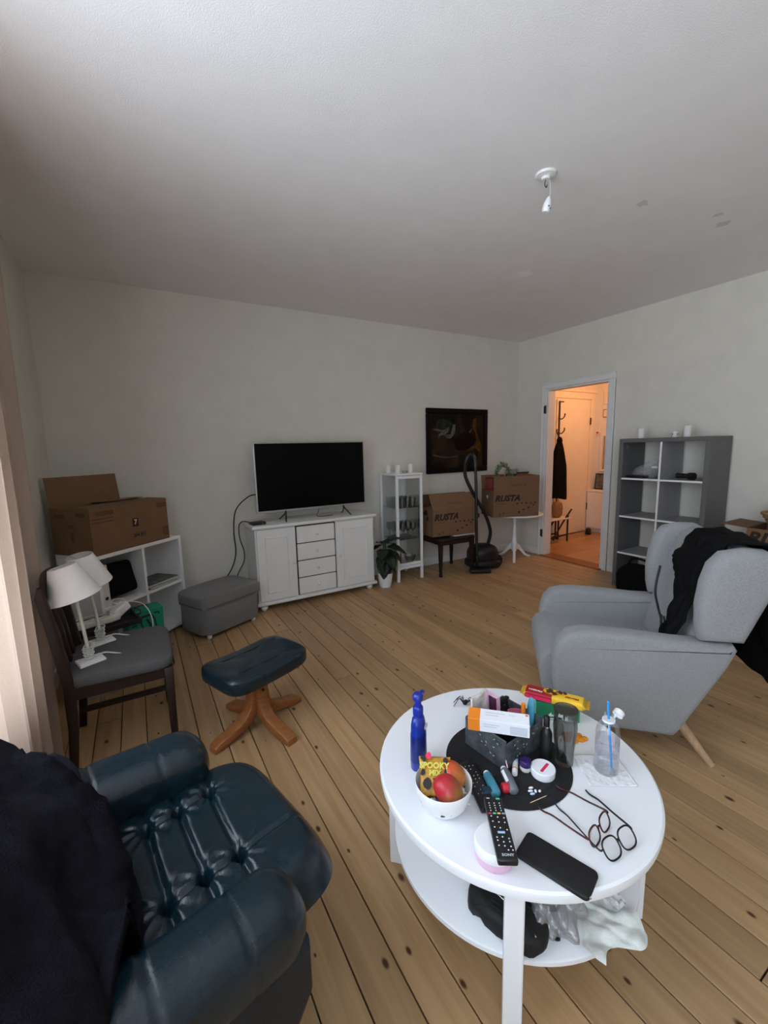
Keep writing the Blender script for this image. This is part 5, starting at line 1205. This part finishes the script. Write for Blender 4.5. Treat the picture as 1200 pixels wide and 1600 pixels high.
def pk(x0, x1, m_, nm):
    def f(u, v):
        x_ = x0+(x1-x0)*u; a = 2*PI*v; e_ = 1-max(0, (abs(x_)-.088)/.016)**2*.75 if abs(x_) > .088 else 1
        c_, s_ = math.cos(a), math.sin(a); return (x_, .029*math.copysign(abs(c_)**.55, c_)*(1+.04*math.sin(x_*200)*.2), .0155*math.copysign(abs(s_)**.55, s_)*e_)
    return obj(nm, sheet(nb(), f, 14, 28), m_, bp_, 2)
pk(-.104, -.096, 'wrap_gold', 'end_fold'); r1 = pk(-.096, -.005, 'wrap_red', 'wrapper'); r2 = pk(-.005, .094, 'wrap_yellow', 'wrapper'); pk(.094, .106, 'wrap_gold', 'end_fold')
for x_, s_ in ((-.108, 1), (.110, -1)): obj('crimp', box(nb(), (x_, 0, 0), (.012, .056, .002), .0005, 1), 'wrap_gold', bp_)
sd = nb(); box(sd, (-.05, -.0295, -.002), (.088, .0012, .013)); obj('side_band', sd, 'wrap_pink', bp_)
b = nb(); put(b, [(-.012+.026*math.cos(i*PI/10), .004+.019*math.sin(i*PI/10)) for i in range(20)], TR(0, 0, .0160)); obj('printed_oval', b, 'wrap_yellow', bp_)
b = nb()
for (x_, y_, r_, s_) in ((-.016, .010, .016, 1), (.002, -.003, .013, 2), (.018, .012, .013, 3), (.034, .014, .010, 4), (-.020, -.006, .008, 5)): put(b, blobpts(x_, y_, r_, 10, s_), TR(0, 0, .01625+.00005*s_))
obj('printed_biscuits', b, 'choc', bp_)
obj('lettering', text('Marabou', .0135, TR(-.062, -.012, .0161) @ RZ(PI), .1, .0004), 'cap_white', bp_)
obj('lettering', text('Mandel', .015, TR(.060, -.008, .0161) @ RZ(PI), .1, .0004), 'wrap_red', bp_)
# gummy splat
q = thing('orange_gummy', 'flat orange jelly figure on the table beside the smoky glass', 'sweet', (-3.318, -3.305, Z0), -.5)
b = ell(nb(), (0, 0, .005), (.026, .020, .0075), .6, 1, 24, 10)
for a, l_ in ((-.6, .034), (.3, .030), (2.4, .030), (3.6, .032), (-1.7, .026)): ell(b, (l_*math.cos(a)*.8, l_*math.sin(a)*.8, .004), (.012, .010, .005), .7, 1, 14, 8)
obj('jelly', b, 'gummy', q, 2); obj('head', ell(nb(), (.036, -.012, .005), (.010, .009, .006), .8, 1), 'gummy', q, 2)
# water bottle on a napkin
q = thing('napkin', 'crumpled white paper napkin under the plastic bottle', 'napkin', (-3.368, -3.447, Z0), math.radians(-33))
obj('sheet', sheet(nb(), lambda u, v: ((u-.5)*.135, (v-.5)*.125, .0012+.0011*(1+h3(u*16, v*4))+.0035*max(0, v-.85)*4), 36, 30, .0006), 'napkin', q, 2); b = nb(); tube(b, [(.066, -.06, .003), (.065, 0, .004), (.062, .06, .0035)], .0012, 5); obj('folded_edge', b, 'napkin', q, 2)
wb = thing('water_bottle', 'clear plastic bottle with blue straw standing on the napkin', 'bottle', (-3.362, -3.450, Z0+.0045), 0)
obj('shell', lathe(nb(), [(0, .004), (.02, .001), (.031, 0), (.034, .006), (.0335, .035), (.031, .045), (.0325, .055), (.0325, .105), (.0335, .120), (.030, .142), (.018, .158), (.0145, .163), (.0145, .180)], 40, closed=False), 'bottle_plastic', wb, 1.3)
obj('water', lathe(nb(), [(0, .0072), (.0322, .0075), (.0320, .034), (.0305, .040), (0, .040)], 36), 'water', wb, 1)
obj('label', lathe(nb(), [(.0329, .058), (.0329, .104)], 40, closed=False), 'label_film', wb, 1)
obj('neck_ring', lathe(nb(), [(.0147, .160), (.0175, .160), (.0175, .166), (.0147, .166)], 28), 'cap_white', wb, .8)
m_ = TR(.028, -.012, .180) @ RY(1.05) @ RZ(.4); cp = obj('cap', lathe(nb(), [(0, .009), (.0135, .009), (.0150, .007), (.0150, -.006), (.0138, -.006), (.0125, .006), (0, .006)], 28, m_), 'cap_white', wb, .8); obj('hinge_strip', box(nb(), (.019, -.007, .172), (.012, .006, .003), 0, 1, RY(-.6)), 'cap_white', cp)
obj('straw', tube(nb(), [(.012, -.010, .010), (.006, -.004, .10), (-.001, .002, .19), (-.002, .003, .222)], .0032, 8, 4), 'straw_blue', wb, 2)
# small things on the mat
q = thing('round_tin', 'round white tin with a red stripe on the black placemat', 'tin', (-3.536, -3.362, ZM), .1)
obj('base', lathe(nb(), [(0, 0), (.033, 0), (.0345, .003), (.0345, .012), (0, .012)], 40), 'card_white', q, .7); ld = obj('lid', lathe(nb(), [(0, .0125), (.0350, .0125), (.0355, .015), (.0350, .023), (.0335, .0245), (.030, .0245), (.0295, .0238), (0, .0238)], 40), 'card_white', q, .7)
b = nb(); put(b, [(-.020, -.0085), (.022, -.0085), (.024, -.004), (.022, .0), (-.020, .0), (-.022, -.004)], TR(0, 0, .0241) @ RZ(.15)); obj('red_stripe', b, 'red_label', ld)
def inhaler(name, label, p0, p1, mt, capm, extra):
    p0, p1 = V(p0), V(p1); d = p1-p0; q = thing(name, label, 'inhaler', (p0.x, p0.y, ZM+.0135), math.atan2(d.y, d.x)); L_ = d.length
    obj('canister', lathe(nb(), [(0, -.010), (.008, -.010), (.0095, -.007), (.0095, .01)], 20, RY(PI/2)), 'card_white', q, .8)
    obj('sleeve', lathe(nb(), [(.0115, 0), (.0128, .002), (.0135, L_*.6), (.013, L_), (.008, L_+.004), (0, L_+.004)], 22, RY(PI/2) @ M.Diagonal((1, 1.05, 1, 1))), mt, q, .9)
    extra(q, L_); return q
def ex1(q, L_): obj('mouthpiece_cap', box(nb(), (L_-.010, -.024, -.001), (.026, .030, .022), .006, 3), 'inhaler_navy', q, .8); obj('mouthpiece', box(nb(), (L_-.008, -.008, -.001), (.024, .02, .019), .004, 2), 'inhaler_blue', q, .8)
def ex2(q, L_):
    obj('mouthpiece_cap', lathe(nb(), [(0, 0), (.0125, 0), (.0135, .003), (.0135, .014), (.012, .018), (0, .019)], 22, TR(L_-.014, -.012, 0) @ RX(PI/2)), 'red_cap', q, .8); obj('label', box(nb(), (L_*.40, -.010, .0095), (L_*.55, .009, .001), 0, 1, RX(.75)), 'card_white', q)
inhaler('inhaler', 'blue inhaler lying on the placemat nearest the bowl', (-3.690, -3.288, 0), (-3.717, -3.352, 0), 'inhaler_blue', None, ex1)
inhaler('inhaler', 'grey inhaler with red cap lying on the placemat', (-3.634, -3.302, 0), (-3.668, -3.372, 0), 'inhaler_grey', None, ex2)
q = thing('lip_balm', 'white and pale blue lip balm stick with orange band on the placemat', 'lip balm', (-3.588, -3.302, ZM+.0085), math.atan2(.046, .055))
m_ = RY(PI/2); obj('tube', cyl(nb(), (-.034, 0, 0), (.012, 0, 0), .0082, n=18), 'card_white', q, 1); obj('cap', lathe(nb(), [(.0085, .012), (.0085, .034), (.006, .037), (0, .0375)], 18, m_), 'balm_blue', q, .8); obj('band', cyl(nb(), (-.018, 0, 0), (-.014, 0, 0), .0085, n=18), 'orange_card', q, 1)
q = thing('cosmetic_jar', 'tiny white jar with dark purple lid on the placemat', 'jar', (-3.566, -3.322, ZM))
obj('jar', lathe(nb(), [(0, 0), (.014, 0), (.0165, .004), (.0165, .016), (0, .016)], 24), 'ivory', q, .8); obj('lid', lathe(nb(), [(0, .0165), (.0172, .0165), (.0172, .032), (.0155, .034), (0, .034)], 24), 'purple_cap', q, .8)
q = thing('thin_stick', 'thin pinkish stick leaning by the organizer corner', 'stick', (-3.625, -3.315, ZM), rot=(-.5, .1, 0)); obj('stick', cyl(nb(), (0, 0, .002), (0, 0, .055), .0016, n=8), 'pink_jar', q); obj('tip', ell(nb(), (0, 0, .056), (.002, .002, .003)), 'oak_leg', q, 2)
for i, (dx_, dy_, r_, m_, nm) in enumerate(((0, 0, 0, 'cap_white', 'long white capsule at the left of the pills on the placemat'), (.010, .007, .1, 'cap_white', 'long white capsule at the back of the pills on the placemat'), (-.003, -.010, .1, 'pill_blue', 'pale blue capsule at the front of the pills on the placemat'), (.012, -.008, 1.4, 'cap_white', 'short white pill in the middle of the pills on the placemat'), (.022, -.014, .4, 'cap_white', 'round white pill at the right end of the pills on the placemat'))):
    q = tag(obj('pill', ell(nb(), (0, 0, .0032), (.0075 if i < 3 else (.006 if i == 3 else .0042), .0036, .0032), 1, 1, 16, 10), m_, smooth=2), nm, 'pill', 'pills on the placemat'); q.location = (-3.620+dx_, -3.388+dy_, ZM); q.rotation_euler = (0, 0, r_-.5)
q = tag(obj('toothpick', lathe(nb(), [(.0002, 0), (.0011, .006), (.0011, .056), (.0002, .062)], 8, TR(-3.653, -3.414, ZM+.0013) @ RZ(math.atan2(-.008, .062)) @ RY(PI/2)), 'toothpick'), 'wooden toothpick on the edge of the black placemat', 'toothpick')
# remotes
def remote(name, label, loc, rz, rich, rx=0):
    q = thing(name, label, 'remote control', loc, rot=(rx, 0, rz)); L_, W_ = .176, .046
    obj('case', box(nb(), (0, 0, .0085), (W_, L_, .017), .005, 3), 'black_plastic', q, .8); zt = .0172
    def btn(x_, y_, w_, h_, m_): obj('button', box(nb(), (x_, y_, zt), (w_, h_, .0016), .0005, 1), m_, q)
    if rich:
        btn(.012, .080, .010, .0045, 'btn_green'); btn(-.013, .081, .008, .002, 'remote_button')
        for r_ in range(4):
            for c_ in range(3): btn(-.013+.013*c_, .066-.0075*r_, .003, .0028, 'remote_button')
        for i, m_ in enumerate(('btn_red', 'btn_green', 'btn_yellow', 'btn_cyan')): btn(-.0165+.011*i, .035, .008, .0042, m_)
        for (x_, y_) in ((-.015, .027), (0, .024), (.015, .022), (-.014, .012), (0, .010), (.014, .009), (0, -.006), (-.013, -.004), (.015, -.011), (-.013, -.031), (0, -.030), (.014, -.034), (-.013, -.039), (0, -.043), (.014, -.042), (-.013, -.052), (0, -.053), (.014, -.054), (.006, -.063), (.016, -.063)): btn(x_, y_, .0034, .003, 'remote_button')
        btn(0, -.018, .017, .0055, 'btn_blue'); obj('lettering', text('SONY', .0085, TR(.002, -.075, .0174), 0, .0003, 1.2), 'speck', q); obj('end_strip', box(nb(), (0, -.0865, .010), (.040, .003, .003)), 'steel_dark', q)
    else:
        for r_ in range(9):
            for c_ in range(3):
                if (r_+c_) % 4 != 3: btn(-.012+.012*c_, .066-.013*r_, .0026, .0026, 'remote_button')
    return q
q = thing('cream_jar', 'round jar with white lid and pink base under the remote control', 'jar', (-3.846, -3.474, Z0))
obj('base', lathe(nb(), [(0, 0), (.040, 0), (.045, .004), (.047, .014), (.047, .026), (0, .026)], 44), 'pink_jar', q, .8); obj('lid', lathe(nb(), [(0, .0265), (.0485, .0265), (.0492, .03), (.0485, .048), (.045, .052), (0, .0535)], 44), 'cap_white', q, .7)
remote('remote_control', 'black remote control with coloured buttons lying on the pink jar', (-3.825, -3.470, Z0+.0545), math.atan2(.145, .095)-PI/2, True)
remote('remote_control', 'black remote control lying beside the white bowl', (-3.738, -3.298, ZM+.0005), math.atan2(.163, .062)-PI/2, False)
# black case
q = thing('black_case', 'flat black case lying over the front edge of the coffee table', 'case', (-3.740, -3.566, Z0), math.radians(-72))
L_, W_ = .168, .080; pts = []
for cx_, cy_, a0 in ((L_/2-.012, W_/2-.012, 0), (-L_/2+.012, W_/2-.012, 90), (-L_/2+.012, -W_/2+.012, 180), (L_/2-.012, -W_/2+.012, 270)):
    for k_ in range(5): a = math.radians(a0+k_*22.5); pts.append((cx_+.012*math.cos(a), cy_+.012*math.sin(a)))
obj('cover', prism(nb(), pts, 0, .011, 'xy', .003, 2), 'black_matte', q, .9); obj('edge_seam', prism(nb(), [(a*1.004, c_*1.006) for a, c_ in pts], .0045, .0065, 'xy'), 'black_plastic', q); obj('clasp', box(nb(), (L_/2-.004, -W_/2+.012, .006), (.010, .010, .006), .001, 1, RZ(.7)), 'chrome', q)
# spectacles
def spectacles(name, label, lensA, lensB, hA, hB, tA, tB, mt, tilt, rw=.024, rh=.019):
    q = thing(name, label, 'spectacles', (0, 0, 0)); A, B = V(lensA), V(lensB); ax = (B-A).normalized(); upv = V((0, 0, 1)); nrm_ = ax.cross(upv).normalized(); upv = (upv*math.cos(tilt)+nrm_*math.sin(tilt)).normalized()
    for c_ in (A, B):
        pts = [c_+ax*rw*math.copysign(abs(math.cos(k_*PI/16))**.75, math.cos(k_*PI/16))+upv*rh*math.copysign(abs(math.sin(k_*PI/16))**.75, math.sin(k_*PI/16)) for k_ in range(32)]
        r_ = obj('rim', ring(nb(), pts, .0021, 8), mt, q, 2); b = nb(); b.faces.new([b.verts.new(p_) for p_ in pts]); obj('lens', b, 'lens', r_)
    mid = (A+B)/2; obj('bridge', tube(nb(), [A+ax*rw+upv*.002, mid+upv*.007, B-ax*rw+upv*.002], .0022, 8), mt, q, 2)
    for c_, s_, h_, t_ in ((A, -1, hA, tA), (B, 1, hB, tB)):
        h_, t_ = V(h_), V(t_); d = t_-h_
        obj('temple', tube(nb(), [c_+ax*rw*s_*.98+upv*.007, h_, h_+d*.35, h_+d*.68+V((0, 0, .002)), h_+d*.88-V((0, 0, .003)), t_], .0023, 8, 6, flat=(.75, 1.25)), mt, q, 2)
spectacles('spectacles', 'black spectacles lying open nearest the table edge', (-3.606, -3.618, TZ+.0215), (-3.548, -3.621, TZ+.0215), (-3.640, -3.607, TZ+.026), (-3.517, -3.610, TZ+.026), (-3.595, -3.451, TZ+.004), (-3.483, -3.466, TZ+.004), 'spec_black', -.75, .0255, .022)
spectacles('spectacles', 'reddish tortoiseshell spectacles lying open behind the black pair', (-3.610, -3.577, TZ+.021), (-3.552, -3.566, TZ+.021), (-3.640, -3.575, TZ+.028), (-3.524, -3.552, TZ+.028), (-3.647, -3.437, ZM+.005), (-3.545, -3.415, ZM+.005), 'tortoise', -.45, .0235, .019)
# toy spider
q = thing('toy_spider', 'black plastic toy spider at the back of the coffee table', 'toy', (-3.500, -2.972, Z0), .6)
obj('body', ell(nb(), (0, 0, .012), (.011, .009, .008)), 'black_matte', q, 2); obj('head', ell(nb(), (.014, 0, .011), (.006, .006, .005)), 'black_matte', q, 2)
for s in (1, -1):
    for i in range(4): a = .5+i*.55; obj('leg', tube(nb(), [(.008-.004*i, s*.006, .012), (.016*math.cos(a)+.004, s*.020*math.sin(a)+s*.004, .026), (.036*math.cos(a), s*.036*math.sin(a), .014), (.046*math.cos(a), s*.044*math.sin(a), .0015)], .0014, 6, 5), 'black_matte', q, 2)
# ============================================================ LOWER SHELF OF THE TABLE
ZS = .2105
q = thing('mesh_pouch', 'black mesh pouch on the lower shelf behind the near table leg', 'pouch', (-3.790, -3.465, ZS), .3)
obj('body', ell(nb(), (0, 0, .035), (.055, .105, .036), .7, .75, 28, 16, None, lambda a, b_, c_: (a+.008*h3(b_*40, c_*40), b_, c_+.007*h3(a*40, b_*36))), 'black_matte', q, 2)
obj('zip', tube(nb(), [(-.02, -.085, .055), (-.01, -.03, .071), (.0, .04, .070), (.0, .08, .052)], .003, 6), 'chrome', q, 2); b = nb()
for i in range(9): tube(b, [(-.045+.012*i, -.09, .03), (-.046+.012*i, -.05, .066), (-.046+.012*i, .03, .071), (-.045+.012*i, .085, .035)], .0012, 5, 4)
obj('mesh_cord', b, 'cord_black', q, 2); obj('strap_loop', tube(nb(), [(.03, -.09, .02), (.045, -.115, .012), (.06, -.10, .012), (.05, -.075, .02)], .005, 6), 'cord_black', q, 2)
q = thing('plastic_bag', 'crumpled translucent grey plastic bag on the lower table shelf', 'bag', (-3.672, -3.502, ZS), -.4)
def pbag(u, v):
    a = 2*PI*u; th_ = PI*v; r_ = math.sin(th_)**.7
    k_ = 1+.22*h3(a*1.5+math.cos(a)*2, v*7)+.14*math.sin(a*6+v*9)
    return (.062*r_*math.cos(a)*k_, .095*r_*math.sin(a)*k_, .062-.058*math.cos(th_)*(1+.1*math.sin(a*3)))
obj('film', sheet(nb(), pbag, 56, 28), 'bag_plastic', q, 2); obj('dark_contents', ell(nb(), (0, .01, .05), (.025, .04, .03), .7, .8), 'black_matte', q, 2)
q = thing('paper_wrapper', 'crumpled white and pale green paper hanging over the lower table shelf', 'paper', (-3.585, -3.588, ZS+.004), math.radians(-4))
def wrapf(u, v):
    x_ = (u-.5)*.145; y_ = (v-.55)*.13; dr_ = max(0, -y_-.025)
    return (x_*(1+.25*math.sin(v*5)), y_+.02*math.sin(u*6), .005+.007*(1+h3(u*6, v*5))+.005*abs(math.sin(u*9+v*7))-dr_*.25)
obj('sheet', sheet(nb(), wrapf, 34, 30, .0006), 'paper_green', q, .5); obj('torn_strip', sheet(nb(), lambda u, v: (.03+.05*u, -.02+.06*v, .034+.006*h3(u*6, v*5)), 8, 8, .0006), 'napkin', q, .5)
q = thing('folded_cloth', 'white folded cloth at the right of the lower table shelf', 'cloth', (-3.455, -3.455, ZS), .75)
obj('fold', ell(nb(), (0, 0, .040), (.105, .06, .040), .45, .4, 28, 14, None, lambda a, b_, c_: (a, b_, c_+.004*math.sin(a*40))), 'napkin', q, 2); obj('upper_fold', ell(nb(), (.01, .004, .088), (.09, .05, .012), .5, .4, 24, 10), 'napkin', q, 2)
